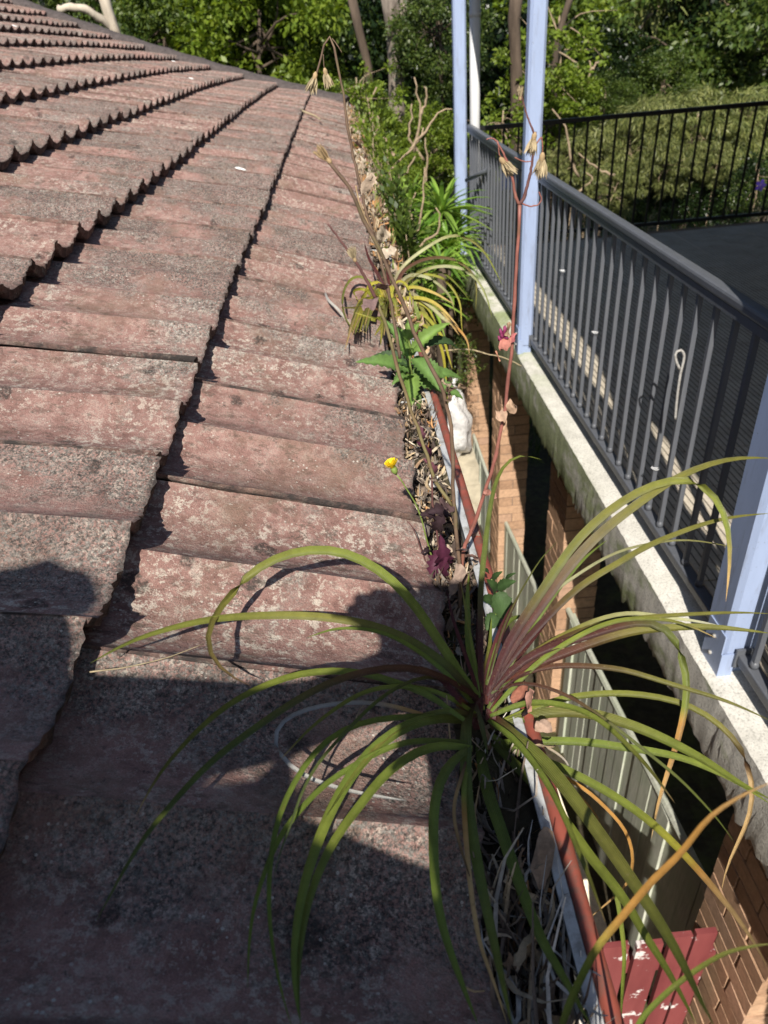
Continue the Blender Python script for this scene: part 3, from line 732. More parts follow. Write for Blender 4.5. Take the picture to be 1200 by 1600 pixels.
def tree(u, v, y, r, kind, bark, label, cat='tree', group=None, zs=1.0, name='tree', trunk_r=.045, nl=14, sx=1.0):
    _tn[0] += 1; i = _tn[0]
    c = on_y(u, v, y); gz = ground_z(c[0], c[1])
    t = empty(name, (c[0], c[1], gz)); tag(t, label, cat, group)
    me, C = get_crown(kind, i % 2)
    o = bpy.data.objects.new('crown', me); COL.objects.link(o); o.parent = t
    o.location = (0, 0, c[2]-gz); o.scale = (r*sx, r, r*zs); o.rotation_euler = (0, 0, random.uniform(0, 6.28))
    rot = o.rotation_euler.z
    ln = (gz-c[2])/r
    mb = limbs(i, C*np.array([1, 1, zs]), min(ln, -.3), trunk_r, nl)
    tk = bpy.data.objects.new('trunk' if cat == 'tree' else 'stem', mb.mesh('trunk', MAT[bark], True)); COL.objects.link(tk); tk.parent = t
    tk.location = (0, 0, c[2]-gz); tk.scale = (r*sx, r, r); tk.rotation_euler = (0, 0, rot)
    return t
# far wood: one mass nobody could count
rg = np.random.default_rng(77); NW = 75000
ang = rg.uniform(-1.25, 1.25, NW); dist = rg.uniform(33, 46, NW); hz = rg.random(NW)**.8*15-4.6
hz += 1.4*np.sin(ang*17)+1.1*np.sin(ang*41+1)
P = np.stack([dist*np.sin(ang), dist*np.cos(ang), hz], 1); gate_ = (np.sin(P[:, 0]*.9+P[:, 2]*.7)+np.sin(P[:, 0]*.37-P[:, 2]*1.1+2)+np.sin(P[:, 2]*1.9+P[:, 0]*.2)) > -1.35
P = P[gate_]; q = rg.normal(size=P.shape)
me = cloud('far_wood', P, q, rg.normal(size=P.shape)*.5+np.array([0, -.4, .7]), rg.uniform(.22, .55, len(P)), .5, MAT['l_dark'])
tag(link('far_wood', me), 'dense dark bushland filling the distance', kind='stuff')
TB = 'trees in the bush behind the roof'
T_ = [
 (60, 10, 22, 3.0, 'mid', 'trunk_p', 'hazy green tree at the far left behind the pale forked branch'),
 (215, 22, 15, 2.0, 'mid', 'trunk_d', 'mid green tree right of the pale forked branch above the verge'),
 (300, 48, 13, 1.5, 'lime', 'trunk_d', 'sunlit yellow-green tree just above the middle of the roof verge'),
 (262, 78, 12, .9, 'mid', 'trunk_d', 'low leafy green tree tucked behind the verge caps'),
 (405, 75, 12, 1.25, 'lime', 'trunk_d', 'bright lime tree beside the drooping dead flower heads'),
 (360, 15, 18, 2.4, 'mid', 'trunk_d', 'tall green tree behind the sunlit lime trees'),
 (465, 70, 14, 1.5, 'mid', 'trunk_d', 'green tree over the lower end of the roof verge'),
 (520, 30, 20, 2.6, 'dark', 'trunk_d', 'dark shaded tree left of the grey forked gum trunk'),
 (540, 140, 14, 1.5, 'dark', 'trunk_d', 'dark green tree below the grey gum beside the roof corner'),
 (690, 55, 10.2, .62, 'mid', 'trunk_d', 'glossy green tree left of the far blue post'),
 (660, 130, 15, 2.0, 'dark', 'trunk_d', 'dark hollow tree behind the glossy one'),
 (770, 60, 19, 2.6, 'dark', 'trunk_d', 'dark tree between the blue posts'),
 (900, 40, 20, 2.6, 'olive', 'trunk_d', 'olive tree with thin leaves right of the middle blue post'),
 (1010, 30, 19, 2.8, 'olive', 'trunk_p', 'tall dull olive tree above the black fence'),
 (1110, 60, 17, 2.2, 'dark', 'trunk_d', 'dark green tree above the right end of the black fence'),
 (1190, 30, 19, 2.6, 'mid', 'trunk_p', 'green tree at the upper right corner'),
 (960, 110, 16, 1.7, 'mid', 'trunk_d', 'mid green tree in the middle of the bank behind the fence'),
 (1240, 110, 14, 1.8, 'mid', 'trunk_d', 'green tree at the right edge above the fence'),
]
for u, v, y, r, kd, bk, lb in T_: tree(u, v, y, r, kd, bk, lb, group=TB)
SB = 'shrubs on the bank behind the balcony fence'
S_ = [
 (985, 225, 11.6, 0.62, 'olive', 'olive weeping shrub behind the middle of the black fence'),
 (1085, 205, 12.2, 0.72, 'olive', 'pale olive weeping shrub behind the right half of the black fence'),
 (900, 250, 11.4, 0.5, 'olive', 'grey-olive weeping shrub behind the left half of the black fence'),
 (1170, 195, 12.6, 0.66, 'olive', 'weeping olive shrub at the right end of the black fence'),
 (1035, 140, 14, 0.7, 'mid', 'larger green shrub higher on the bank'),
 (945, 165, 12.8, 0.5, 'mid', 'leafy green shrub above the left half of the fence rail'),
 (1040, 260, 11.0, 0.44, 'olive', 'small olive shrub low behind the fence balusters'),
 (955, 300, 10.6, 0.42, 'olive', 'low olive shrub beside the dark hollow'),
 (1130, 130, 15, 0.9, 'mid', 'green shrub at the top of the bank'),
 (875, 170, 12.5, 0.6, 'lime', 'thin lime shrub just right of the middle blue post'),
 (1120, 255, 11.2, 0.36, 'olive', 'olive sprays hanging over the dark hollow'),
 (1010, 195, 12.4, 0.5, 'olive', 'feathery olive shrub above the fence rail'),
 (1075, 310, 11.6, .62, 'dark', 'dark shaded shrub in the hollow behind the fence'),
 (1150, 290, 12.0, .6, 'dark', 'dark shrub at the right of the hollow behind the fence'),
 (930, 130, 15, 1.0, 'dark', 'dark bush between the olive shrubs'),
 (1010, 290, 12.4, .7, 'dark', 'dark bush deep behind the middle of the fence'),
 (1185, 285, 10.8, .50, 'small', 'small leafy vine shrub with a purple flower behind the fence'),
 (840, 120, 11.5, .80, 'limes', 'sparse lime-green vine right of the middle blue post'),
 (785, 205, 10.0, .65, 'limes', 'bright lime sapling between the downpipe and middle blue post'),
 (880, 60, 13, 1.0, 'limes', 'lime sprays hanging above the olive shrubs'),
 (900, 345, 9.8, .45, 'small', 'low green clump under the fence bottom rail'),
 (1010, 352, 9.8, .40, 'small', 'second low green clump under the fence bottom rail'),
 (570, 190, 11, .62, 'mid', 'bushy green shrub beyond the end of the gutter'),
 (674, 236, 8.9, .50, 'lime', 'sunlit lime shrub left of the far blue post'),
 (625, 285, 8.0, .34, 'lime', 'low sunlit lime shrub over the palm rosettes'),
 (600, 225, 10.2, .42, 'lime', 'small yellow-green shrub right of the roof corner'),
 (648, 175, 11.5, .45, 'limes', 'sparse lime shoots in front of the grey gum'),
 (575, 330, 6.6, .26, 'small', 'small green bush touching the gutter end'),
 (660, 268, 9.2, .42, 'mid', 'green shrub behind the palm rosettes'),
 (592, 262, 9.0, .40, 'mid', 'dense green shrub next to the roof corner'),
 (655, 460, 6.2, .55, 'small', 'low green shrub behind the second rosette'),
 (690, 560, 5.4, .34, 'small', 'dark leafy shrub between the gutter and far pier'),
 (560, 150, 10, .55, 'limes', 'sprouting lime shoots above the corner of the roof'),
]
for u, v, y, r, kd, lb in S_: tree(u, v, y, r, kd, 'twig', lb, 'shrub', SB, .9, 'shrub', .03, 10)
# hedge of tiny leaves running along the far gutter
for i, (y, x, z, r) in enumerate([(4.5, .15, -.06, .20), (3.3, .15, -.10, .13), (5.6, .14, -.06, .20), (2.7, .14, -.12, .08)]):
    t = empty('creeper', (x, y, z-.5)); tag(t, ['wiry small-leaved creeper along the far gutter', 'creeper with tiny leaves nearer the second rosette', 'farthest small-leaved creeper at the roof corner', 'small tuft of creeper closest to the second rosette'][i], 'creeper', 'creepers climbing over the gutter')
    rg = np.random.default_rng(i+60); n = 620; q = rg.normal(size=(n, 3)); P = q*np.array([r*.30, r*1.35, r*.62])+np.array([x, y, z+.02]); P[:, 0] = np.maximum(P[:, 0], .09-(P[:, 2] > .03)*.05)
    link('foliage', cloud('foliage', P, q+np.array([0, 0, .5]), rg.normal(size=(n, 3))*.5+np.array([0, -.3, .8]), rg.uniform(.018, .036, n), .6, MAT['l_mid' if i % 2 else 'l_lime']), t)
    mb = MB()
    for k in range(9):
        a = np.array([x+.02, y+random.uniform(-r, r), z-.5]); b = P[rg.integers(n)]; mb.tube(smooth_path([a, (a+b)/2+rg.normal(size=3)*.05, b], 6), np.linspace(.006, .0015, 6), 5)
    mb.build('stem', MAT['twig'], t, True)
# trunks: forked grey gum, red-brown gum, pale forked branch
def bough(name, label, cat, mat, chains, group=None):
    b = empty(name, tuple(chains[0][0][0])); tag(b, label, cat, group)
    for i, (pts, r0, r1) in enumerate(chains):
        mb = MB(); P = smooth_path(pts, 14); mb.tube(P+RNG.normal(size=P.shape)*r0*.10, np.linspace(r0, r1, 14)*(1+.1*np.sin(np.arange(14)*2.1)), 10)
        mb.build('trunk' if i == 0 else 'limb', MAT[mat], b, True)
    return b
y_ = 10.6
g0 = on_y(617, 125, y_); g0b = g0.copy(); g0b[2] = ground_z(0, 9)
bough('gum_tree', 'grey gum trunk forking in two left of the far blue post', 'tree', 'trunk_g', [([g0b, on_y(620, 110, y_), on_y(615, 40, y_), on_y(606, -20, y_)], .13, .10), ([on_y(616, 50, y_), on_y(630, 20, y_+.1), on_y(645, -40, y_+.3)], .085, .06)], TB)
y_ = 11.2; g0 = on_y(808, 130, y_); g0[2] = ground_z(0, 9)
bough('gum_tree', 'reddish brown gum trunk showing between the two tall blue posts', 'tree', 'trunk_d', [([g0, on_y(808, 110, y_), on_y(802, 40, y_), on_y(812, -30, y_)], .10, .08)], TB)
y_ = 12.4; g0 = on_y(880, 130, y_); g0[2] = ground_z(0, 9)
bough('gum_tree', 'dark leaning gum trunk right of the middle blue post', 'tree', 'trunk_d', [([g0, on_y(868, 80, y_), on_y(882, 20, y_), on_y(905, -40, y_)], .06, .045)], TB)
y_ = 10.9; g0 = on_y(556, 120, y_); g0[2] = ground_z(0, 9)
bough('gum_tree', 'slim dark tilted trunk in the shade left of the grey gum', 'tree', 'trunk_d', [([g0, on_y(575, 100, y_), on_y(560, 50, y_), on_y(550, -10, y_)], .07, .055)], TB)
y_ = 10.4; g0 = on_y(186, 62, y_); g1 = g0.copy(); g1[2] = ground_z(0, 9)
bough('forked_branch', 'pale bare forked branch rising above the roof verge at top left', 'branch', 'trunk_p', [([g1, g0, on_y(172, 22, y_), on_y(158, -10, y_), on_y(150, -60, y_)], .085, .062), ([on_y(178, 44, y_), on_y(152, 26, y_-.1), on_y(124, 12, y_-.2), on_y(90, 14, y_-.2)], .05, .035)])
# bare twigs
def px(pts, y): return [on_y(u, v, y+ (d[0] if d else 0)) for u, v, *d in pts]
for i, (y, ch) in enumerate([
 (8.0, [[(655, 330), (668, 260), (664, 215)], [(648, 238), (655, 180), (648, 120)], [(662, 250), (640, 215), (645, 160)], [(655, 185), (668, 150), (662, 135)]]),
 (6.5, [[(560, 250), (568, 190), (590, 135)], [(575, 270), (583, 205), (575, 150)], [(583, 215), (592, 195), (590, 180)], [(560, 240), (558, 200)]]),
 (5.0, [[(585, 285), (620, 255), (652, 225), (662, 200)], [(590, 292), (625, 280), (650, 245)], [(640, 175+60), (690, 175), (706, 172)], [(615, 245), (600, 215)]]),
 (4.2, [[(640, 390), (655, 350), (662, 300), (664, 260)], [(640, 395), (680, 365), (688, 335), (680, 325)], [(650, 360), (640, 330), (650, 300)]]),
 (12.5, [[(915, 150), (922, 110), (918, 90)], [(912, 150), (900, 100), (870, 80)], [(920, 115), (935, 95)]]),
 (10.5, [[(905, 275), (890, 240), (885, 200), (860, 170)], [(960, 275), (930, 262), (905, 240)], [(905, 300), (925, 280), (915, 270)]]),
 (16, [[(1125, -10), (1135, 10), (1160, 16)], [(1135, 10), (1140, 40)], [(1010, 30), (1030, 10), (1020, -10)]])]):
    t = empty('bare_twigs', tuple(px(ch[0], y)[0])); tag(t, ['leafless twigs standing left of the far blue post', 'thin dry twigs rising by the roof corner', 'arching bare twigs crossing towards the far blue post', 'bare nodding twig among the palm rosettes', 'broken pale twig high on the bank', 'pale bare sticks behind the left of the black fence', 'dead pale branch at the upper right corner'][i], 'twigs', 'bare twigs in the bush')
    for c in ch:
        mb = MB(); P = smooth_path(px(c, y), 10); r = .0022*y*(1.0 if y < 9 else .9); mb.tube(P+RNG.normal(size=P.shape)*r*.5, np.linspace(r, r*.4, 10), 6); mb.build('twig', MAT['twig'], t, True)
# palm-like rosettes
def rosette(u, v, y, r, label):
    c = on_y(u, v, y); gz = ground_z(c[0], y); t = empty('palm_rosette', (c[0], c[1], gz)); tag(t, label, 'palm', 'palm-like rosettes below the far post')
    rg = np.random.default_rng(int(u*7+v)); V = []; F = []
    for k in range(46):
        az = rg.uniform(0, 6.283); el = rg.uniform(-.2, 1.3); L = r*rg.uniform(.75, 1.15); h = np.array([math.cos(az), math.sin(az), 0]); s = np.array([-h[1], h[0], 0])
        o = len(V)
        for i in range(6):
            q = i/5; p = c+h*L*q*math.cos(el)+np.array([0, 0, L*(q*math.sin(el)-.42*q*q)]); wv = r*.052*(1-q**1.6)*(.45+1.4*q if q < .4 else 1)
            V += [p-s*wv, p+np.array([0, 0, -wv*.5]), p+s*wv]
        for i in range(5):
            a = o+i*3; F += [(a, a+1, a+4, a+3), (a+1, a+2, a+5, a+4)]
    link('crown', mesh('crown', V, F, MAT['l_palm']), t)
    mb = MB(); mb.tube(smooth_path([(c[0]+.05, c[1], gz), (c[0]-.03, c[1]+.03, (gz+c[2])/2), c], 8), .035, 8); mb.build('trunk', MAT['trunk_d'], t, True)
for a in [(690, 330, 5.6, .46, 'palm rosette touching the far blue post on its left'), (640, 322, 6.0, .46, 'palm rosette farther back beside the shrubs'), (698, 385, 5.3, .36, 'palm rosette below the one at the far blue post'), (650, 372, 5.2, .36, 'palm rosette just behind the second strap-leaf plant'), (612, 345, 5.6, .34, 'palm rosette near the gutter'), (672, 470, 4.9, .30, 'palm rosette low down beside the slab end'), (702, 440, 5.3, .3, 'palm rosette in the shade under the slab corner'), (668, 350, 5.9, .42, 'palm rosette in the middle of the sunlit group'), (712, 360, 6.1, .42, 'palm rosette half hidden by the far blue post'), (628, 395, 5.0, .30, 'small palm rosette right beside the gutter'), (690, 415, 4.9, .30, 'small palm rosette just above the smaller strap-leaf plant')]: rosette(*a)
# grass on the bank
rg = np.random.default_rng(4); n = 26000; P = np.stack([rg.uniform(-3, 11, n), rg.uniform(7.6, 17, n), np.zeros(n)], 1); P[:, 2] = [ground_z(a, b) for a, b in P[:, :2]]
tag(link('grass', cloud('grass', P, rg.normal(size=(n, 3))*.5+np.array([0, 0, 1]), rg.normal(size=(n, 3)), rg.uniform(.12, .32, n), .09, MAT['grass'])), 'rough grass on the bank behind the balcony', kind='stuff')
pf = empty('purple_flower', tuple(on_y(1190, 291, 10.2))); tag(pf, 'single purple flower on the vine at the right edge behind the fence', 'flower')
c = on_y(1189, 290, 10.1); mb = MB()
for k in range(5):
    a = 1.257*k; d = np.array([math.cos(a), .2, math.sin(a)]); s = np.array([-math.sin(a), 0, math.cos(a)])
    mb.add([c, c+d*.05+s*.03, c+d*.085, c+d*.05-s*.03], [(0, 1, 2, 3)])
mb.build('petals', mat_plain('violet_petal', (.22, .10, .62), .5, .2, 30), pf); mb = MB(); mb.tube([c+np.array([0, .02, -.3]), c+np.array([0, .01, 0])], .006, 5); mb.build('stalk', MAT['l_mid'], pf, True)

# ------------------------------------------------------------------ strap-leaf plants
GREEN = (.175, .205, .034); OLIVE = (.165, .158, .034); DKG = (.098, .120, .026); MAR = (.055, .015, .015); RED = (.095, .022, .019); BRN = (.105, .055, .028)
TAN = (.50, .33, .14); ORG = (.40, .21, .055); GREY = (.42, .41, .38); YEL = (.36, .32, .04); PALE = (.40, .40, .22); GRN2 = (.140, .190, .032)
def strap(parent, base, pts, px_w, dz, cols, wbase, pw=1.5, clamp=True, tip=.12, name='leaf', n=26, hgt=.046):
    P2 = smooth_path([(u, v) for u, v in pts], n); t = np.linspace(0, 1, n)
    if dz < -.215: pw = .88
    wd = wbase+dz*t**pw; C3 = []
    for (u, v), w_ in zip(P2, wd):
        if clamp:
            wr = w_roof(u, v, hgt)
            q = CAMP+wr*ray(u, v)
            if wr > 0 and q[0] < 0.012: w_ = min(w_, wr)
        C3.append(at(u, v, w_))
    C3 = np.array(C3)
    if clamp:                                       # ease the kink a roof contact makes
        for _ in range(2): C3[1:-1] = .25*C3[:-2]+.5*C3[1:-1]+.25*C3[2:]
    H = C3[n//2]-C3[0]; H[2] = 0; H = H/(np.linalg.norm(H)+1e-9); Wr = np.cross([0, 0, 1.0], H)
    V = []; UVs = []; CC = []; tw = random.uniform(-.5, .5)
    ct = np.array([c[0] for c in cols]); cc = np.array([c[1] for c in cols]); jit = random.uniform(.86, 1.14)
    for i in range(n):
        T = C3[min(i+1, n-1)]-C3[max(i-1, 0)]; T /= np.linalg.norm(T)+1e-12
        vd = C3[i]-CAMP; wdp = vd@FW; vd = vd/np.linalg.norm(vd)
        Wc = np.cross(T, vd); Wc /= np.linalg.norm(Wc)+1e-9
        if Wc@Wr < 0: Wc = -Wc
        W = .42*Wr+.58*Wc; W -= (W@T)*T; W /= np.linalg.norm(W)+1e-9
        N = np.cross(W, T); N = N if N@(-vd) > 0 else -N
        W = W*math.cos(tw*t[i])+N*math.sin(tw*t[i]); N = np.cross(W, T); N = N if N@(-vd) > 0 else -N
        app = abs(W@Wc); prof = (min(1, .62+t[i]*3.2))*(1-t[i]**(1/tip*.45))**.8 if t[i] < 1 else 0.02
        hw = .82*px_w*wdp/FPX/2*prof/max(app, .6)
        V += [C3[i]-W*hw+N*hw*.30, C3[i]-W*hw*.5+N*hw*.05, C3[i]-N*hw*.10, C3[i]+W*hw*.5+N*hw*.05, C3[i]+W*hw+N*hw*.30]
        UVs += [(0, t[i]), (.25, t[i]), (.5, t[i]), (.75, t[i]), (1, t[i])]
        c = np.array([np.interp(t[i], ct, cc[:, k]) for k in range(3)])*jit
        CC += [c*.92, c, c*1.12, c, c*.92]
    F = []
    for i in range(n-1):
        for k in range(4): a = i*5+k; F.append((a, a+1, a+6, a+5))
    return link(name, mesh(name, V, F, MAT['strap'], True, UVs, np.array(CC)), parent)
cg = [(0, GRN2), (.5, GREEN), (.9, OLIVE), (1, TAN)]; cm = [(0, MAR), (.28, (.06, .02, .016)), (.5, OLIVE), (1, OLIVE)]; cgr = [(0, DKG), (.3, GRN2), (1, GRN2)]
co = [(0, MAR), (.15, DKG), (.5, OLIVE), (1, GREEN)]; cred = [(0, RED), (1, MAR)]
p1 = empty('strap_leaf_plant', tuple(at(757, 1125, .715))); tag(p1, 'large rosette with long arching green and maroon leaves growing out of the gutter in front', 'plant')
W1 = .708
L1 = [
 ([(748,1090),(735,1075),(690,1010),(640,935),(585,885),(525,859),(460,862),(400,888),(355,935),(325,975),(318,1003),(335,1040),(375,1068),(392,1072)], 18, -.02, [(0,GRN2),(.5,GREEN),(.75,OLIVE),(1,BRN)]),
 ([(745,1095),(725,1065),(680,1025),(620,990),(560,972),(480,962),(400,962),(330,967),(260,983),(200,1003),(140,1037)], 16, -.03, [(0,MAR),(.12,DKG),(.4,OLIVE),(1,GREEN)]),
 ([(748,1092),(737,1083),(692,1058),(650,1042),(600,1044),(558,1052),(504,1071),(442,1108),(400,1137),(330,1190),(270,1255),(220,1315),(180,1385),(150,1440)], 14, -.30, [(0,MAR),(.25,BRN),(.5,DKG),(1,DKG)]),
 ([(725,1125),(708,1117),(671,1083),(625,1071),(583,1054),(525,1048),(462,1054),(400,1077),(350,1105),(300,1150),(255,1200),(230,1240),(212,1275)], 13, -.13, cg),
 ([(730,1122),(717,1121),(671,1119),(642,1119),(600,1123),(558,1129),(525,1146),(492,1171),(471,1204),(446,1246),(429,1296),(421,1358),(419,1421),(425,1475),(433,1525),(450,1587),(458,1612)], 11, -.29, cgr),
 ([(735,1090),(700,1062),(667,1056),(625,1071),(583,1100),(542,1142),(504,1183),(475,1229),(452,1296),(435,1338),(427,1378)], 7, -.24, [(0,MAR),(.3,DKG),(1,(.10,.13,.05))]),
 ([(730,1160),(708,1158),(658,1157),(625,1160),(587,1177),(554,1196),(525,1212),(496,1235),(467,1267),(446,1292),(429,1321),(412,1367),(400,1400),(392,1442),(388,1483),(387,1545)], 11, -.26, cgr),
 ([(735,1128),(712,1123),(687,1121),(658,1123),(625,1140),(592,1162),(567,1187),(542,1221),(521,1258),(504,1296),(479,1367),(467,1421),(459,1483),(460,1546),(471,1604)], 21, -.29, [(0,DKG),(.35,GRN2),(.5,GREEN),(1,GRN2)]),
 ([(738,1170),(717,1167),(692,1162),(667,1169),(633,1185),(600,1212),(575,1242),(554,1271),(525,1308),(504,1350),(487,1392),(475,1442),(469,1483),(465,1546),(470,1602)], 17, -.28, [(0,GRN2),(.5,GREEN),(1,DKG)]),
 ([(735,1168),(719,1179),(700,1196),(683,1233),(677,1275),(677,1329),(679,1379),(685,1421),(696,1467),(712,1512),(729,1558),(748,1604)], 19, -.27, cgr+[]),
 ([(733,1190),(725,1221),(725,1258),(727,1296),(733,1367),(740,1421),(750,1475),(771,1533),(793,1602)], 10, -.24, [(0,GREEN),(.12,GREEN),(.2,ORG),(.4,TAN),(1,TAN)]),
 ([(728,1190),(719,1221),(710,1254),(710,1283),(721,1329),(737,1379)], 7, -.10, [(0,BRN),(.3,TAN),(1,BRN)]),
 ([(738,1098),(731,1104),(728,1130),(728,1196),(730,1250),(738,1300),(746,1350),(760,1417),(773,1475),(785,1533),(801,1606)], 22, -.32, [(0,MAR),(.08,DKG),(.5,(.11,.14,.025)),(1,(.13,.165,.03))]),
 ([(748,1160),(750,1171),(760,1233),(779,1287),(800,1350),(821,1408),(845,1468),(879,1526),(924,1604)], 23, -.29, cgr),
 ([(770,1160),(792,1182),(833,1223),(879,1278),(925,1343),(971,1398),(1008,1462),(1044,1517),(1090,1604)], 20, -.26, [(0,DKG),(.3,GREEN),(1,GREEN)]),
 ([(772,1122),(790,1135),(801,1150),(847,1187),(888,1237),(925,1288),(971,1352),(1017,1421),(1054,1480),(1081,1535),(1117,1606)], 26, -.33, [(0,MAR),(.1,(.13,.15,.03)),(.5,OLIVE),(1,GREEN)]),
 ([(770,1150),(788,1168),(856,1191),(916,1219),(971,1251),(1026,1292),(1063,1329),(1100,1370),(1145,1425),(1178,1471),(1200,1512)], 16, -.20, [(0,GRN2),(.45,GREEN),(.62,YEL),(.68,ORG),(.8,TAN),(1,TAN)]),
 ([(765,1080),(790,1012),(817,969),(855,912),(892,856),(930,815),(975,781),(1020,757),(1057,747),(1091,749),(1114,766),(1129,792),(1138,819),(1142,852),(1140,890),(1134,940)], 17, -.03, [(0,MAR),(.15,MAR),(.3,(.12,.13,.025)),(.5,OLIVE),(.85,GREEN),(.95,TAN),(1,TAN)]),
 ([(762,1082),(800,1010),(850,940),(892,882),(941,830),(990,792),(1042,755),(1087,732),(1136,717),(1174,714),(1206,716)], 19, -.02, [(0,MAR),(.25,(.09,.032,.024)),(.45,(.15,.12,.06)),(.62,OLIVE),(1,OLIVE)]),  # the paler middle stop is a glint painted into the blade colour
 ([(760,1086),(799,1029),(855,965),(911,912),(960,884),(1005,856),(1057,834),(1110,815),(1155,806),(1204,802)], 13, 0.0, cm),
 ([(770,1065),(820,975),(862,927),(904,897),(949,869),(990,854),(1020,849),(1060,843),(1100,846),(1150,856)], 6, .02, [(0,MAR),(.4,PALE),(1,OLIVE)]),
 ([(762,1090),(799,1044),(855,1006),(904,980),(949,963),(990,957),(1042,965),(1080,969),(1117,976),(1150,986)], 9, .01, [(0,MAR),(.4,OLIVE),(.8,PALE),(1,GREY)]),
 ([(765,1085),(830,1025),(880,997),(940,975),(1000,966),(1042,962),(1099,959),(1155,957),(1206,959)], 10, .0, cm),
 ([(765,1090),(799,1045),(855,1012),(904,999),(960,980),(1012,969),(1040,975),(1050,990),(1063,1014),(1071,1040),(1076,1066),(1074,1096),(1069,1115),(1061,1152),(1042,1212),(1029,1250),(1018,1310)], 15, -.06, [(0,MAR),(.35,(.07,.024,.018)),(.5,DKG),(.68,GREEN),(.72,ORG),(1,TAN)]),
 ([(765,1096),(802,1055),(874,1025),(937,1002),(990,987),(1042,982),(1099,980),(1155,984),(1206,990)], 17, -.02, [(0,MAR),(.35,(.085,.032,.02)),(.6,OLIVE),(1,(.17,.17,.035))]),
 ([(766,1082),(812,1043),(850,1012),(890,990),(930,980)], 17, .02, [(0,DKG),(1,GRN2)]),
 ([(770,1095),(795,1062),(836,1046),(874,1040),(930,1042),(975,1047),(1024,1062),(1080,1079),(1136,1096),(1206,1127)], 11, -.06, [(0,RED),(.35,BRN),(.6,OLIVE),(1,OLIVE)]),
 ([(768,1090),(802,1066),(847,1072),(892,1089),(937,1119),(982,1152),(1024,1186),(1057,1212),(1091,1246),(1130,1290),(1147,1316)], 7, -.16, [(0,MAR),(.3,BRN),(.5,(.15,.17,.06)),(1,GREEN)]),
 ([(778,1130),(805,1118),(836,1106),(874,1092),(922,1085),(975,1083),(1024,1089),(1072,1100),(1117,1126),(1155,1164),(1174,1205),(1178,1256),(1164,1297),(1145,1333),(1132,1361),(1127,1393)], 12, -.08, [(0,GREEN),(.55,OLIVE),(.68,BRN),(.72,TAN),(1,TAN)]),
 ([(772,1138),(795,1128),(847,1115),(904,1113),(949,1122),(1005,1141),(1061,1167),(1110,1194),(1155,1224),(1206,1250)], 20, -.11, [(0,DKG),(.3,OLIVE),(.6,GREEN),(1,GREEN)]),
 ([(775,1162),(785,1160),(817,1159),(874,1158),(922,1160),(967,1167),(1024,1175),(1072,1186),(1117,1205),(1155,1224),(1206,1258)], 15, -.10, [(0,GRN2),(1,GREEN)]),
 ([(752,1110),(751,1000),(751,921),(757,862),(764,804),(772,760),(783,731),(801,712),(815,708),(830,711),(846,718)], 11, .10, [(0,RED),(.25,MAR),(.5,DKG),(.75,DKG),(1,GREEN)]),
 ([(748,1090),(738,1040),(732,1000),(731,950),(731,921),(733,895)], 13, .08, [(0,GRN2),(1,GREEN)]),
 ([(752,1105),(749,1060),(748,1000),(750,940),(755,900)], 12, .06, cred),
 ([(748,1095),(742,1067),(725,1017),(708,967),(698,920)], 8, .05, cred),
 ([(758,1080),(780,999),(802,946),(825,905),(847,871),(872,845)], 4, .04, [(0,MAR),(1,DKG)]),
 ([(760,1070),(768,1040),(780,1002),(791,976),(810,963),(829,972),(849,995)], 9, .05, [(0,DKG),(1,GRN2)]),
 ([(760,1100),(762,1060),(775,1010),(795,960),(812,930)], 15, .03, cred),
 ([(765,1095),(790,1050),(830,1000),(862,962)], 13, .03, cred),
 ([(757,1098),(758,1050),(765,1010),(768,965)], 9, .05, [(0,RED),(1,GRN2)]),
 ([(735,1110),(715,1090),(690,1062),(655,1040)], 12, .02, cred),
 ([(748,1140),(745,1110),(757,1085)], 22, .0, cred),
 ([(766,1130),(770,1105),(785,1080)], 20, .01, cred),
 ([(738,1092),(752,1130),(762,1180)], 10, -.03, [(0,MAR),(.4,(.12,.13,.05)),(1,DKG)]),
 ([(790,1190),(824,1198),(870,1210),(900,1224),(928,1244),(950,1266),(970,1286),(982,1306),(988,1326),(989,1361),(976,1388),(948,1411),(914,1441)], 7, -.10, [(0,BRN),(.3,ORG),(.7,ORG),(1,TAN)]),
 ([(820,1170),(855,1200),(890,1231),(906,1244),(924,1264),(936,1282),(942,1298)], 6, -.05, [(0,TAN),(1,ORG)]),
 ([(800,1165),(835,1163),(862,1172),(886,1192),(892,1215)], 5, -.02, [(0,TAN),(1,GREY)]),
 ([(900,1330),(925,1338),(950,1365),(964,1402),(971,1448),(976,1494),(973,1540),(970,1604)], 9, -.08, [(0,DKG),(.6,GREEN),(1,GRN2)]),
]
for pts, pw_, dz, cols in L1: strap(p1, None, pts, pw_, dz, cols, W1 if len(pts) != 8 or pts[0][0] < 880 else .62)
for a0, L_px, wpx, dz in [(-2.75, 300, 9, -.05), (-1.75, 210, 7, .04), (-.95, 330, 10, .02), (-.3, 380, 10, -.04), (.45, 330, 11, -.16), (1.05, 380, 12, -.24), (2.55, 300, 10, -.20), (2.9, 330, 9, -.12)]:
    ux, vx = math.cos(a0)*L_px, math.sin(a0)*L_px; lift_ = -.30*L_px*max(.15, abs(math.cos(a0)))
    pts = [(757+ux*.03, 1115+vx*.03), (757+ux*.25, 1115+vx*.22+lift_*.55), (757+ux*.55, 1115+vx*.5+lift_*.8), (757+ux*.82, 1115+vx*.8+lift_*.5), (757+ux, 1115+vx+lift_*.05)]
    strap(p1, None, pts, wpx, dz, random.choice([cg, cm, cgr, co]), W1)
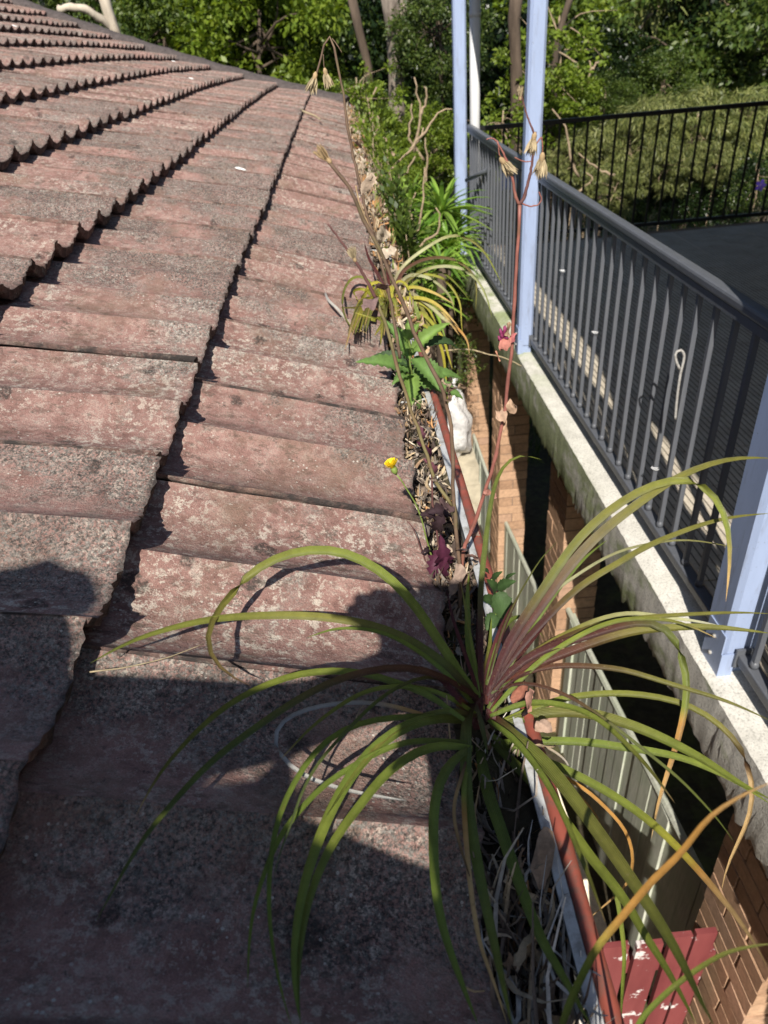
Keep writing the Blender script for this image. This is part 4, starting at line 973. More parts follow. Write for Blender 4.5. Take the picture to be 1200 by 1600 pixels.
# the grey dead leaf lying in a loop on the tiles
dl = empty('dead_leaf', tuple(at(540, 1180, .60))); tag(dl, 'bleached grey dead strap leaf lying in a loop on the tiles left of the rosette', 'dead leaf')
strap(dl, None, [(690,1125),(655,1115),(600,1100),(540,1098),(480,1108),(440,1125),(425,1145),(432,1175),(455,1200),(490,1220),(540,1235),(590,1245),(636,1251)], 8, 0, [(0,ORG),(.12,TAN),(.22,GREY),(1,(.5,.49,.46))], .72, tip=.04, hgt=.034, name='blade')
p3 = empty('strap_leaf_plant', tuple(at(905, 1680, .42))); tag(p3, 'strap-leaf plant just below the bottom edge whose orange blade crosses the lower right', 'plant')
strap(p3, None, [(872,1640),(879,1599),(907,1530),(934,1480),(971,1434),(1017,1379),(1063,1333),(1108,1278),(1154,1246),(1210,1220)], 14, -.10, [(0,DKG),(.25,GRN2),(.42,ORG),(.75,ORG),(1,(.55,.36,.16))], .44, clamp=False)
strap(p3, None, [(985,1640),(1000,1597),(1040,1553),(1086,1517),(1132,1490),(1178,1478),(1215,1474)], 10, -.06, [(0,GRN2),(1,OLIVE)], .46, clamp=False)
p2 = empty('strap_leaf_plant', tuple(on_z(607, 486, -.01))); tag(p2, 'smaller strap-leaf rosette with red centre farther along the gutter', 'plant')
W2 = wof(on_z(607, 490, -.01))
L2 = [
 ([(607,480),(619,430),(640,406),(667,387),(693,371),(712,367),(736,374),(755,390),(771,417),(785,446)], 6, .03, [(0,RED),(.35,PALE),(.7,OLIVE),(1,GREEN)]),
 ([(607,480),(629,425),(653,409),(680,402),(707,405),(728,415),(744,438),(743,486)], 6, .02, [(0,RED),(.4,BRN),(1,OLIVE)]),
 ([(607,482),(629,446),(653,427),(680,417),(709,417),(736,427),(755,451),(765,478),(769,497)], 6, .0, [(0,RED),(.3,OLIVE),(.5,PALE),(1,GREEN)]),
 ([(609,480),(635,432),(667,433),(688,446),(704,465),(712,494)], 6, .0, [(0,BRN),(.5,PALE),(1,OLIVE)]),
 ([(607,482),(629,454),(653,465),(677,483),(693,499),(715,513),(731,534),(733,555)], 7, -.08, [(0,BRN),(.6,PALE),(.75,ORG),(1,TAN)]),
 ([(609,478),(640,432),(688,433),(707,449),(720,475),(721,502),(723,525)], 5, .02, [(0,GREEN),(1,YEL)]),
 ([(605,482),(587,451),(568,433),(552,433),(539,449),(535,470),(537,491),(547,510),(563,521)], 5, -.02, [(0,GREEN),(1,OLIVE)]),
 ([(605,486),(581,481),(560,481),(531,481)], 5, -.02, [(0,RED),(1,OLIVE)]),
 ([(606,490),(592,499),(571,495),(552,488)], 8, -.05, [(0,GREEN),(1,YEL)]),
 ([(606,484),(590,470),(568,452),(552,455),(560,470)], 7, -.03, [(0,GREEN),(1,YEL)]),
 ([(606,480),(595,438),(576,403),(569,377)], 7, .03, cred), ([(609,480),(605,417),(598,388)], 7, .05, cred), ([(611,478),(616,440),(633,418)], 8, .05, cred), ([(607,490),(602,455),(590,425)], 9, .0, cred),
 ([(608,486),(640,486),(661,491),(677,507),(693,531),(701,558),(707,577)], 7, -.1, [(0,GREEN),(1,YEL)]),
 ([(608,484),(629,475),(651,473),(667,481),(682,507)], 6, -.03, [(0,GREEN),(1,YEL)]),
 ([(609,488),(625,500),(640,525),(655,560)], 7, -.12, [(0,GREEN),(1,GREEN)]), ([(606,490),(598,505),(585,525)], 6, -.08, [(0,GREEN),(1,YEL)]),
 ([(608,490),(640,497),(672,515),(690,545),(697,600),(700,640)], 6, -.15, [(0,GREEN),(.6,YEL),(1,GREEN)]),
 ([(612,480),(650,440),(690,425),(715,445),(735,470)], 5, .06, [(0,GREEN),(1,GREEN)]), ([(604,482),(585,470),(560,500),(548,530)], 4, -.06, [(0,OLIVE),(1,TAN)]),
]
for pts, pw_, dz, cols in L2: strap(p2, None, pts, pw_, dz, cols, W2, hgt=.04)
for k in range(34):
    a0 = random.uniform(-2.9, 3.1); L_px = random.uniform(45, 120); ux, vx = math.cos(a0)*L_px*.95, -abs(math.sin(a0))*L_px*.55+random.uniform(0, 60)
    pts = [(607, 484), (607+ux*.3, 484+min(0, vx)*.8-18), (607+ux*.65, 484+min(0, vx)*.9-10), (607+ux, 484+vx*.6+random.uniform(0, 55))]
    strap(p2, None, pts, random.uniform(4, 8), random.uniform(-.12, .06), [(0, random.choice([RED, BRN, GREEN])), (.35, random.choice([GREEN, YEL, OLIVE])), (1, random.choice([GREEN, YEL, OLIVE, TAN]))], W2, hgt=.04)
dl = empty('dead_leaf', tuple(on_z(530, 480, .02))); tag(dl, 'curled white dead leaf sticking up on the tiles left of the smaller rosette', 'dead leaf')
strap(dl, None, [(508,457),(512,468),(528,483),(539,497),(552,510),(575,522)], 5, 0, [(0,GREY),(.4,(.6,.57,.5)),(1,TAN)], W2-.06, hgt=.03, name='blade')

# ------------------------------------------------------------------ weeds in the gutter
MAT.update(
 st_red=mat_plain('reddish_weed_stem', (.25, .095, .075), .5, .3, 60, .2, .0006, spec=.4, dirt=((.16, .09, .05), 25, .5, .7)),
 st_brn=mat_plain('brown_weed_stem', (.14, .092, .062), .75, .35, 60, .3, .0006, dirt=((.14, .14, .05), 16, .52, .6)),
 st_olv=mat_plain('olive_brown_weed_stem', (.19, .16, .075), .7, .3, 60, .3, .0006, dirt=((.17, .09, .06), 16, .5, .7)),
 st_pur=mat_plain('purple_weed_stem', (.12, .055, .05), .7, .35, 60, .3, .0006),
 st_grn=mat_plain('green_weed_stem', (.16, .22, .05), .6, .3, 60, .2, .0005, dirt=((.20, .10, .06), 20, .55, .6)),
 fluff=mat_plain('dry_seed_fluff', (.36, .29, .18), .95, .3, 90, 0),
 husk=mat_plain('papery_husk', (.34, .24, .13), .85, .4, 70, .3, .001),
 petal=mat_plain('yellow_petal', (.78, .58, .02), .5, .12, 60, 0),
 magenta=mat_plain('magenta_petal', (.20, .03, .09), .6, .2, 60, 0),
)
def stem(parent, name, pts3, r0, r1, mat, n=22, wob=.05):
    P = smooth_path(pts3, n); r0 *= .74; r1 *= .66; r = np.linspace(r0, r1, n); P[1:-1] += RNG.normal(size=(n-2, 3))*r0*wob*3
    r = r*(1+.14*(np.arange(n) % 6 == 3)); mb = MB(); mb.tube(P, r, 8); return mb.build(name, mat, parent, True)
def py(pts, y): return [on_y(u, v, y+(d[0] if d else 0.0)) for u, v, *d in pts]
def seed_head(parent, p, d, size, mat='fluff'):
    p = np.array(p, float); d = np.array(d, float); d /= np.linalg.norm(d); rg = np.random.default_rng(int(abs(p[0]*9e4)) % 9999)
    mb = MB(); a = np.cross(d, [.3, 1, .2]); a /= np.linalg.norm(a); b = np.cross(d, a)
    mb.tube([p, p+d*size*.12, p+d*size*.3, p+d*size*.42], [size*.05, size*.12, size*.11, size*.07], 9); cal = mb.build('seed_head', MAT['husk'], parent, True)
    V = []; F = []
    for k in range(80):
        t = rg.uniform(0, 6.283); sp = rg.uniform(.02, .42); q = d+(a*math.cos(t)+b*math.sin(t))*sp; q /= np.linalg.norm(q); s = np.cross(q, rg.normal(size=3)); s /= np.linalg.norm(s)
        o = p+d*size*.08; L = size*rg.uniform(.55, 1.0); w_ = size*.05; i = len(V)
        V += [o-s*w_*.6, o+s*w_*.6, o+q*L*.6+s*w_*1.6, o+q*L, o+q*L*.6-s*w_*1.6]; F.append((i, i+1, i+2, i+3, i+4))
    link('seed_fluff', mesh('seed_fluff', V, F, MAT[mat]), cal); return cal
def blade(parent, name, base, tip, wd, up, col, serr=0.0, droop=.15, n=12, curl=.25, col2=None, mat='vct'):
    base = np.array(base, float); tip = np.array(tip, float); T = tip-base; L = np.linalg.norm(T); T /= L
    up = np.array(up, float); S = np.cross(T, up); S /= np.linalg.norm(S); N = np.cross(S, T); V = []; F = []; C = []
    rg = np.random.default_rng(int(abs(base[0]*1e5+tip[1]*3e4)) % 99991)
    for i in range(n+1):
        t = i/n; c = base+T*L*t+N*L*droop*(math.sin(math.pi*t)*.9)+N*L*rg.normal(0, .008)
        w_ = wd/2*(math.sin(math.pi*min(1, t*.92+.08)**.85))**.9*(1-.1*t)+.0004
        if t > .97: w_ = .0003
        j = 1+serr*(1 if i % 2 else -1); k = curl*w_
        V += [c-S*w_*j+N*k, c-S*w_*.5+N*k*.25, c, c+S*w_*.5+N*k*.25, c+S*w_*j+N*k]
        cc = np.array(col) if col2 is None else np.array(col)*(1-t)+np.array(col2)*t
        C += [cc*.92, cc, cc*1.25, cc, cc*.92]
    for i in range(n):
        for k in range(4): a = i*5+k; F.append((a, a+1, a+6, a+5))
    return link(name, mesh(name, V, F, MAT[mat], True, None, np.array(C)), parent)
def dry_leaf(parent, p, d, L, wd, col=(.36, .22, .13), name='dry_leaf'):
    p = np.array(p, float); d = np.array(d, float); d /= np.linalg.norm(d); rg = np.random.default_rng(int(abs(p[0]*7e4+p[1]*1e4)) % 9999)
    s = np.cross(d, rg.normal(size=3)); s /= np.linalg.norm(s); nn = np.cross(s, d); V = []; F = []; C = []; n = 7
    for i in range(n+1):
        t = i/n; a = 2.2*t*rg.uniform(.7, 1.3); c = p+d*L*t*(1-.25*t)+nn*L*.3*math.sin(a)*t; w_ = wd/2*math.sin(math.pi*(t*.9+.06))+.0005
        th = 1.1*math.sin(3*t+rg.normal()*.3)
        for q in (-1, -.3, .35, 1):
            V.append(c+(s*math.cos(th*q)+nn*math.sin(th*abs(q)))*w_*q+nn*rg.normal()*wd*.06); C.append(np.array(col)*rg.uniform(.75, 1.2))
    for i in range(n):
        for k in range(3): a = i*4+k; F.append((a, a+1, a+5, a+4))
    return link(name, mesh(name, V, F, MAT['vc'], True, None, np.array(C)), parent)
# tall reddish weed
ya = .66
t = empty('tall_weed', tuple(on_y(719, 1000, ya))); tag(t, 'tall red-stemmed weed with papery seed heads reaching up in front of the middle blue post', 'weed')
stem(t, 'stem', py([(712,1010),(716,960),(718,950),(725,857),(737,830),(751,787),(760,763),(772,725),(783,673),(792,615),(798,550),(804,475),(808,392),(811,350),(812,320)], ya), .0036, .0022, MAT['st_red'], 40)
stem(t, 'branch', py([(812,320),(806,308),(798,267),(785,237),(777,221)], ya), .0020, .0010, MAT['st_red'])
stem(t, 'branch', py([(812,320),(819,308),(829,267),(835,225),(837,206)], ya), .0022, .0013, MAT['st_pur'])
stem(t, 'branch', py([(836,212),(833,205),(823,179),(813,142)], ya), .0012, .0007, MAT['st_pur'])
stem(t, 'branch', py([(804,246),(818,252),(833,252)], ya), .0008, .0006, MAT['st_red'])
stem(t, 'branch', py([(813,316),(826,322),(840,320),(846,312),(842,300)], ya), .0009, .0008, MAT['st_red'])
stem(t, 'branch', py([(838,225),(846,215),(848,240)], ya), .0009, .0006, MAT['st_red'])
stem(t, 'branch', py([(777,221),(768,216),(760,218)], ya), .0009, .0006, MAT['st_red'])
stem(t, 'branch', py([(779,226),(780,240),(783,246)], ya), .0008, .0006, MAT['st_red'])
P = on_y(781, 246, ya); seed_head(t, P, on_y(797, 268, ya)-P, .020)
P = on_y(836, 206, ya); seed_head(t, P, on_y(830, 236, ya)-P, .019)
P = on_y(848, 238, ya); seed_head(t, P, on_y(844, 268, ya)-P, .021)
P = on_y(813, 158, ya); seed_head(t, P, on_y(812, 138, ya)-P, .011, 'petal' if False else 'fluff')
for (u, v, u2, v2, L, wd, col) in [(768,770,740,772,.018,.009,(.42,.20,.16)),(768,772,784,772,.014,.006,(.42,.22,.17)),(788,640,776,652,.018,.015,(.38,.25,.17)),(790,642,806,640,.02,.015,(.40,.27,.18)),(784,676,798,648,.022,.005,(.42,.28,.18)),(798,527,776,540,.022,.012,(.33,.13,.10)),(797,528,806,532,.01,.01,(.40,.13,.13)),(797,524,776,505,.02,.010,(.40,.28,.18)),(738,830,735,815,.012,.006,(.25,.10,.09)),(728,870,748,862,.022,.012,(.20,.12,.10)),(775,548,781,575,.016,.004,(.36,.17,.11))]:
    a = on_y(u, v, ya); dry_leaf(t, a, on_y(u2, v2, ya-.01)-a, L, wd, col)
a = on_y(786, 528, ya); mb = MB()
for k in range(7):
    q = a+np.array([.004*math.cos(k), -.002, .005*math.sin(k*1.7)+.004]); mb.tube([a, q, q+np.array([-.001, 0, .004])], [.0007, .0019, .0008], 6)
mb.build('faded_flower', MAT['magenta'], t, True)
# dead brown stalks
yb = .63
t = empty('dead_weed', tuple(on_y(719, 1000, yb))); tag(t, 'dead brown forked stalk with fluffy seed head leaning over the tiles', 'dead weed')
stem(t, 'stem', py([(722,1015),(719,960),(719,892),(713,833),(709,781),(708,731),(705,673),(699,638),(693,612),(680,585),(664,553),(648,521),(632,478),(613,438),(595,393),(571,350),(550,300),(527,267),(510,248)], yb), .0034, .0022, MAT['st_brn'], 44)
stem(t, 'branch', py([(706,790),(702,784),(681,752),(667,711),(655,675),(645,651),(635,617),(621,577),(611,537),(600,499),(587,465)], yb), .0026, .0022, MAT['st_olv'])
stem(t, 'branch', py([(587,465),(568,430),(552,403),(533,377),(512,350)], yb), .0022, .0010, MAT['st_pur'])
P = on_y(518, 256, yb); seed_head(t, P, on_y(500, 234, yb)-P, .017, 'husk')
P = on_y(556, 410, yb); seed_head(t, P, on_y(549, 392, yb)-P, .014)
for (u, v, u2, v2, L, wd, col) in [(703,612,718,590,.024,.018,(.34,.24,.16)),(700,600,690,588,.016,.012,(.40,.30,.20)),(704,618,690,622,.02,.014,(.28,.19,.13)),(708,790,686,800,.024,.018,(.10,.06,.06)),(712,860,735,850,.02,.012,(.17,.11,.10)),(682,750,670,735,.022,.010,(.40,.31,.24)),(606,448,598,450,.022,.010,(.24,.15,.13)),(590,466,566,470,.03,.014,(.20,.13,.12)),(716,900,700,925,.03,.012,(.22,.16,.13)),(714,880,728,905,.03,.014,(.25,.18,.14)),(650,665,640,680,.02,.010,(.38,.28,.2))]:
    a = on_y(u, v, yb); dry_leaf(t, a, on_y(u2, v2, yb-.015)-a, L, wd, col)
yc = 1.02
t = empty('dead_weed', tuple(on_y(612, 490, yc))); tag(t, 'nodding dead stalk with two hanging seed heads above the end of the roof verge', 'dead weed')
stem(t, 'stem', py([(625,560),(610,470),(590,390),(572,330),(565,300),(553,250),(543,200),(537,150),(527,100),(519,62),(512,58),(505,72),(498,105),(493,122)], yc), .0034, .0018, MAT['st_brn'], 40)
stem(t, 'branch', py([(519,60),(528,72),(534,82)], yc), .001, .0006, MAT['st_brn']); stem(t, 'branch', py([(505,85),(506,100),(507,108)], yc), .0009, .0007, MAT['st_brn'])
P = on_y(494, 112, yc); seed_head(t, P, on_y(488, 136, yc)-P, .025); P = on_y(507, 106, yc); seed_head(t, P, on_y(512, 130, yc)-P, .023)
for (u, v, u2, v2, L, wd, col) in [(545,215,553,218,.03,.012,(.3,.22,.16)),(566,305,572,282,.04,.014,(.35,.27,.2)),(588,385,600,372,.04,.02,(.42,.35,.26)),(592,400,604,395,.035,.02,(.40,.33,.25))]:
    a = on_y(u, v, yc); dry_leaf(t, a, on_y(u2, v2, yc)-a, L, wd, col)
stem(t, 'branch', py([(598,420),(580,360),(562,320),(556,290)], yc), .0025, .0012, MAT['husk'])
# leafy green weed
yd = 1.24
t = empty('leafy_weed', tuple(on_y(646, 618, yd))); tag(t, 'bright green leafy weed with toothed leaves standing in the gutter', 'weed')
stem(t, 'stem', py([(648,622),(645,600),(641,570),(640,540),(638,512)], yd), .0045, .002, MAT['st_grn'])
LG = (.17, .27, .06); LG2 = (.12, .21, .055); LD = (.05, .09, .035)
for (b, tp, w_, yo, yo2, c) in [((642,555),(704,504),22,0,.02,LG),((640,580),(555,566),26,0,-.03,LG2),((639,560),(602,500),20,0,.02,LG2),((643,585),(644,634),26,-.01,-.06,LG),((645,560),(686,610),26,0,-.05,LG2),((646,570),(695,592),28,0,-.01,LG2),((638,570),(581,557),20,0,.02,LD),((644,545),(717,545),18,.01,.05,LD),((640,530),(637,497),14,0,.01,LG),((650,590),(721,592),20,.01,.03,LG2),((650,598),(724,624),24,.01,.0,LG2),((641,530),(655,505),12,0,.02,LG),((638,535),(622,512),12,0,.0,LG),((640,590),(612,602),22,0,-.04,LG2),((642,545),(628,545),16,-.01,-.03,LG),((644,548),(660,550),16,-.01,-.03,LG),((646,600),(672,560),20,0,.05,LG2),((640,606),(655,640),16,-.02,-.03,LG2)]:
    B = on_y(*b, yd+yo); Tt = on_y(*tp, yd+yo2); blade(t, 'leaf', B, Tt, 1.0*w_*wof(B)/FPX, (0, -.55, .85), tuple(x*.95 for x in c), .16, random.uniform(.08, .26), 18, random.uniform(.3, .9))
# yellow-flowered weed with purple leaves
ye = .72
t = empty('flowering_weed', tuple(on_y(700, 960, ye))); tag(t, 'spindly weed with one yellow flower over the tiles and purple jagged leaves', 'weed')
stem(t, 'stem', py([(700,960),(690,906),(672,862),(664,833),(658,810),(649,787),(635,763),(620,742)], ye), .0018, .0012, MAT['st_grn'])
stem(t, 'branch', py([(705,965),(690,930),(670,890),(655,850),(645,825),(637,815)], ye), .0018, .0010, MAT['st_pur'])
stem(t, 'branch', py([(712,990),(700,930),(688,880),(684,840),(676,790),(672,720),(655,690)], ye), .0024, .0016, MAT['st_pur'])
stem(t, 'branch', py([(735,1080),(715,1030),(700,980),(690,930)], ye-.08), .0026, .0020, MAT['st_brn'])
hd = on_y(619, 741, ye); tpv = on_y(608, 716, ye); dr = tpv-hd; dr /= np.linalg.norm(dr)
mb = MB(); mb.tube([hd, hd+dr*.005, hd+dr*.010], [.0014, .0042, .0036], 9); mb.build('calyx', MAT['st_grn'], t, True)
mb = MB(); a = np.cross(dr, [0, 1, 0]); a /= np.linalg.norm(a); b = np.cross(dr, a); fo = hd+dr*.009
for k in range(30):
    an = 2.4*k; sp = .25+.028*k; q = dr+(a*math.cos(an)+b*math.sin(an))*sp; q /= np.linalg.norm(q); s = np.cross(q, dr); s /= np.linalg.norm(s)+1e-9; L = .0125
    mb.add([fo-s*.0009, fo+s*.0009, fo+q*L*.7+s*.0021, fo+q*L+s*.0013, fo+q*L-s*.0013, fo+q*L*.7-s*.0021], [(0, 1, 2, 3, 4, 5)])
mb.build('flower', MAT['petal'], t)
PUR = (.085, .022, .045); PUD = (.05, .03, .035)
for (b, tp, w_, c) in [((690,880),(688,835),26,PUR),((688,860),(672,905),24,PUR),((700,800),(668,802),28,PUD),((684,830),(700,790),20,PUD),((680,810),(655,805),20,PUD),((690,900),(700,860),18,PUR),((700,920),(678,945),20,PUD),((672,860),(657,865),9,PUD),((695,950),(708,905),18,PUR),((668,720),(650,690),12,PUR),((676,745),(660,716),12,(.20,.08,.10)),((655,690),(648,655),10,(.22,.09,.12))]:
    B = on_y(*b, ye); blade(t, 'leaf', B, on_y(*tp, ye-.02), w_*wof(B)/FPX, (0, -.6, .8), c, .3, .2, 10, .5)
for k in range(34):
    u = random.uniform(688, 752); v = random.uniform(800, 1060); a = on_y(u, v, ye-.0006*(v-900)+random.uniform(-.03, .02)); c_ = random.choice([(.20, .14, .11), (.13, .08, .07), (.30, .22, .17), (.10, .05, .055), (.36, .28, .21)])
    dry_leaf(t, a, np.array([random.gauss(0, 1), random.gauss(0, 1), random.gauss(-.3, 1)]), random.uniform(.012, .034), random.uniform(.004, .013), c_)
# small green climber beside the rosette
yf = .60
t = empty('small_weed', tuple(on_y(772, 1010, yf))); tag(t, 'small dark green heart-leaved weed beside the rosette behind the gutter lip', 'weed')
stem(t, 'stem', py([(765,1030),(772,985),(775,945),(768,905)], yf), .0016, .001, MAT['st_grn'])
for (b, tp, w_) in [((777,925),(792,972),34),((778,918),(806,908),18),((775,925),(760,905),16),((772,940),(748,935),18),((775,960),(760,985),24),((776,985),(796,1000),22),((774,1000),(762,1020),18),((770,905),(785,893),10),((790,905),(806,895),6),((764,895),(752,890),8)]:
    B = on_y(*b, yf); blade(t, 'leaf', B, on_y(*tp, yf-.015), w_*wof(B)/FPX, (0, -.6, .8), (.045, .085, .028), .10, .08, 10, .25, (.06, .11, .035))
t = empty('wiry_twig', tuple(on_y(745, 545, 2.2))); tag(t, 'pale wiry twig crossing in front of the slab edge', 'twig')
stem(t, 'twig', py([(690,548),(715,546),(740,547),(760,553),(785,558),(815,572)], 2.2), .0035, .0025, MAT['fluff'])

# ------------------------------------------------------------------ leaf litter in the gutter
def litter(n, y0, y1, name, seed, lmin, lmax, wmin, wmax, pal, zlo, zhi, along=.5, x0=.0, x1=.062):
    rg = np.random.default_rng(seed); V = []; F = []; C = []; pal = np.array(pal)
    for k in range(n):
        y = y0+(y1-y0)*rg.random()**1.25; x = rg.uniform(x0, x1); z = rg.uniform(zlo, zhi)+.016*math.sin(y*11+2)+.008*math.sin(y*29)
        if .34 < y < .56: z -= .022
        L = rg.uniform(lmin, lmax); wd = rg.uniform(wmin, wmax); az = rg.normal(math.pi/2, along)+(math.pi if rg.random() < .5 else 0)
        d = np.array([math.cos(az), math.sin(az), rg.normal(0, .28)]); d /= np.linalg.norm(d); s = np.cross(d, [rg.normal(0, .5), rg.normal(0, .5), 1]); s /= np.linalg.norm(s); nn = np.cross(s, d)
        cv = rg.normal(0, 2.4); sd = rg.normal(0, 1.6); c0 = pal[rg.integers(len(pal))]*rg.uniform(.6, 1.25); m = 6; o = len(V); cu = rg.uniform(.2, 1.2)
        for i in range(m+1):
            t_ = i/m-.5; w_ = wd/2*(math.cos(t_*2.7))**.8
            c = np.array([x, y, z])+L*(d*math.sin(t_*max(.3, abs(cv)))/max(.3, abs(cv))+nn*(1-math.cos(t_*cv))/2+s*sd*t_*t_*.5)
            c[0] = min(max(c[0], -.004), x1+.006)
            V += [c-s*w_+nn*w_*cu, c, c+s*w_+nn*w_*cu]; C += [c0*.9, c0, c0*.95]
        for i in range(m): a = o+i*3; F += [(a, a+1, a+4, a+3), (a+1, a+2, a+5, a+4)]
    o = link(name, mesh(name, V, F, MAT['vc'], True, None, np.array(C)))
    return o
mb = MB(); V = []; F = []
GYS = np.linspace(-.6, 6.5, 140)
for y in GYS:
    for x in (-.003, .015, .035, .055, .066): V.append((x+gwob(y)[0], y, -.046+.018*math.sin(y*11+2)+.01*math.sin(y*29+x*70)+random.gauss(0, .004)))
for i in range(len(GYS)-1):
    for j in range(4): a = i*5+j; F.append((a, a+1, a+6, a+5))
tag(link('gutter_silt', mesh('gutter_silt', V, F, MAT['soil'], True)), 'dark silt and rotted leaves packed in the gutter', kind='stuff')
tans = [(.46, .35, .22), (.38, .26, .15), (.52, .43, .31), (.28, .18, .11), (.20, .14, .10), (.55, .47, .36), (.42, .22, .09), (.34, .27, .20)]
dark = [(.07, .05, .04), (.12, .09, .07), (.18, .14, .11), (.26, .22, .18)]
L_ = [litter(2600, .05, 3.0, 'leaf_litter', 1, .010, .042, .002, .009, tans+dark+dark, -.060, -.016, .8),
      litter(900, .02, 1.4, 'leaf_litter', 2, .012, .05, .001, .004, tans+dark+dark, -.055, -.008, .5),
      litter(120, .0, .42, 'leaf_litter', 3, .08, .22, .002, .005, [(.40, .38, .35), (.48, .45, .40), (.30, .26, .22), (.42, .33, .22), (.13, .10, .08)], -.05, -.006, .22),
      litter(1100, 1.25, 7.6, 'leaf_litter', 5, .015, .06, .004, .012, tans+[(.16, .20, .05), (.22, .24, .07)], -.012, .010, 1.0, .045, .088),
      litter(1600, 2.5, 7.8, 'leaf_litter', 4, .03, .09, .006, .018, tans, -.05, .0, .8)]
for o, lb in zip(L_, ['pale curled dead leaves filling the gutter', 'finer dead leaf shreds on top of the gutter litter', 'long grey dead blades hanging under the front rosette', 'dead and green leaves spilling over the far gutter lip', 'dead leaves in the far gutter']): tag(o, lb, kind='stuff')
for i, (u, v, u2, v2, L, wd, c, lb) in enumerate([(806,1510,828,1450,.055,.022,(.50,.36,.22),'large curled tan leaf in the gutter at the bottom of the picture'),(668,700,690,650,.05,.012,(.46,.24,.09),'orange dead leaf beside the tile edge above the yellow flower'),(722,745,702,705,.05,.010,(.55,.43,.32),'pale twisted leaf against the red gutter lip'),(845,1390,842,1330,.06,.020,(.30,.20,.13),'brown dead leaf hanging at the gutter edge below the rosette'),(672,760,690,745,.03,.020,(.62,.58,.52),'whitish dry leaf in the gutter by the tile edge'),(655,640,672,625,.03,.018,(.40,.30,.2),'crumpled brown leaf below the leafy weed'),(815,1120,838,1095,.035,.022,(.42,.22,.17),'reddish crumpled leaf on the gutter lip right of the rosette centre'),(835,1140,858,1125,.022,.014,(.28,.19,.14),'pinkish dry leaf on the lip below the reddish one'),(800,1098,818,1075,.03,.02,(.30,.12,.08),'dark red dry leaf tucked under the rosette on the lip side'),(822,1165,850,1160,.035,.012,(.50,.38,.25),'tan shred lying over the lip below the pinkish leaf')]):
    zz = .006 if 'lip' in lb and u > 790 else -.012; a = on_z(u, v, zz); b = on_z(u2, v2, zz+.006); t = empty('dry_leaf', tuple(a)); tag(t, lb, 'dead leaf'); dry_leaf(t, a, b-a, L, wd, c, 'blade')
# ------------------------------------------------------------------ small things on the tiles
def on_tile(u, v, h=.02): return CAMP+w_roof(u, v, h)*ray(u, v)
for i, (u, v, r, lb) in enumerate([(376, 264, .018, 'white bird dropping on the tiles near the lowest course line'), (300, 123, .022, 'white bird dropping high on the roof below the verge'), (271, 96, .019, 'small white fleck two courses under the verge caps'), (24, 41, .026, 'white fleck at the far upper left of the roof')]):
    t = empty('bird_dropping', tuple(on_tile(u, v, .03))); tag(t, lb, 'dropping'); rg = np.random.default_rng(i); V = []; c = on_tile(u, v, .038); n = 14
    for k in range(n):
        a = 2*math.pi*k/n; rr = r*rg.uniform(.6, 1.1); V.append(c+DN*rr*1.3*math.cos(a)+np.array([0, rr*.8*math.sin(a), 0]))
    V += [v_+NN*.004 for v_ in [c+(np.array(q)-c)*.6 for q in V]]; F = [tuple(range(n, 2*n))]+[(k, (k+1) % n, n+(k+1) % n, n+k) for k in range(n)]
    link('splat', mesh('splat', V, F, MAT['chip']), t)
for nm, pts, r, m, h, lb in [('straw', [(140,1050),(200,1042),(260,1028),(318,1006)], .0009, 'fluff', .03, 'thin pale straw lying across the tiles near the leaf tip'), ('straw', [(728,1543),(742,1549),(757,1548)], .0012, 'husk', .02, 'short brown straw at the bottom edge of the tiles'), ('dry_twig', [(470,171),(478,176),(490,180),(500,186)], .011, 'fluff', .05, 'short white twig lying on the far lowest course'), ('straw', [(556,1122),(562,1110),(572,1096)], .0007, 'fluff', .02, 'tiny straw on the dark tile beside the grey dead leaf')]:
    P = [on_tile(u, v, h) for u, v in pts]; t = empty(nm, tuple(P[0])); tag(t, lb, nm.replace('_', ' ')); stem(t, 'stick', P, r, r*.6, MAT[m], 10)

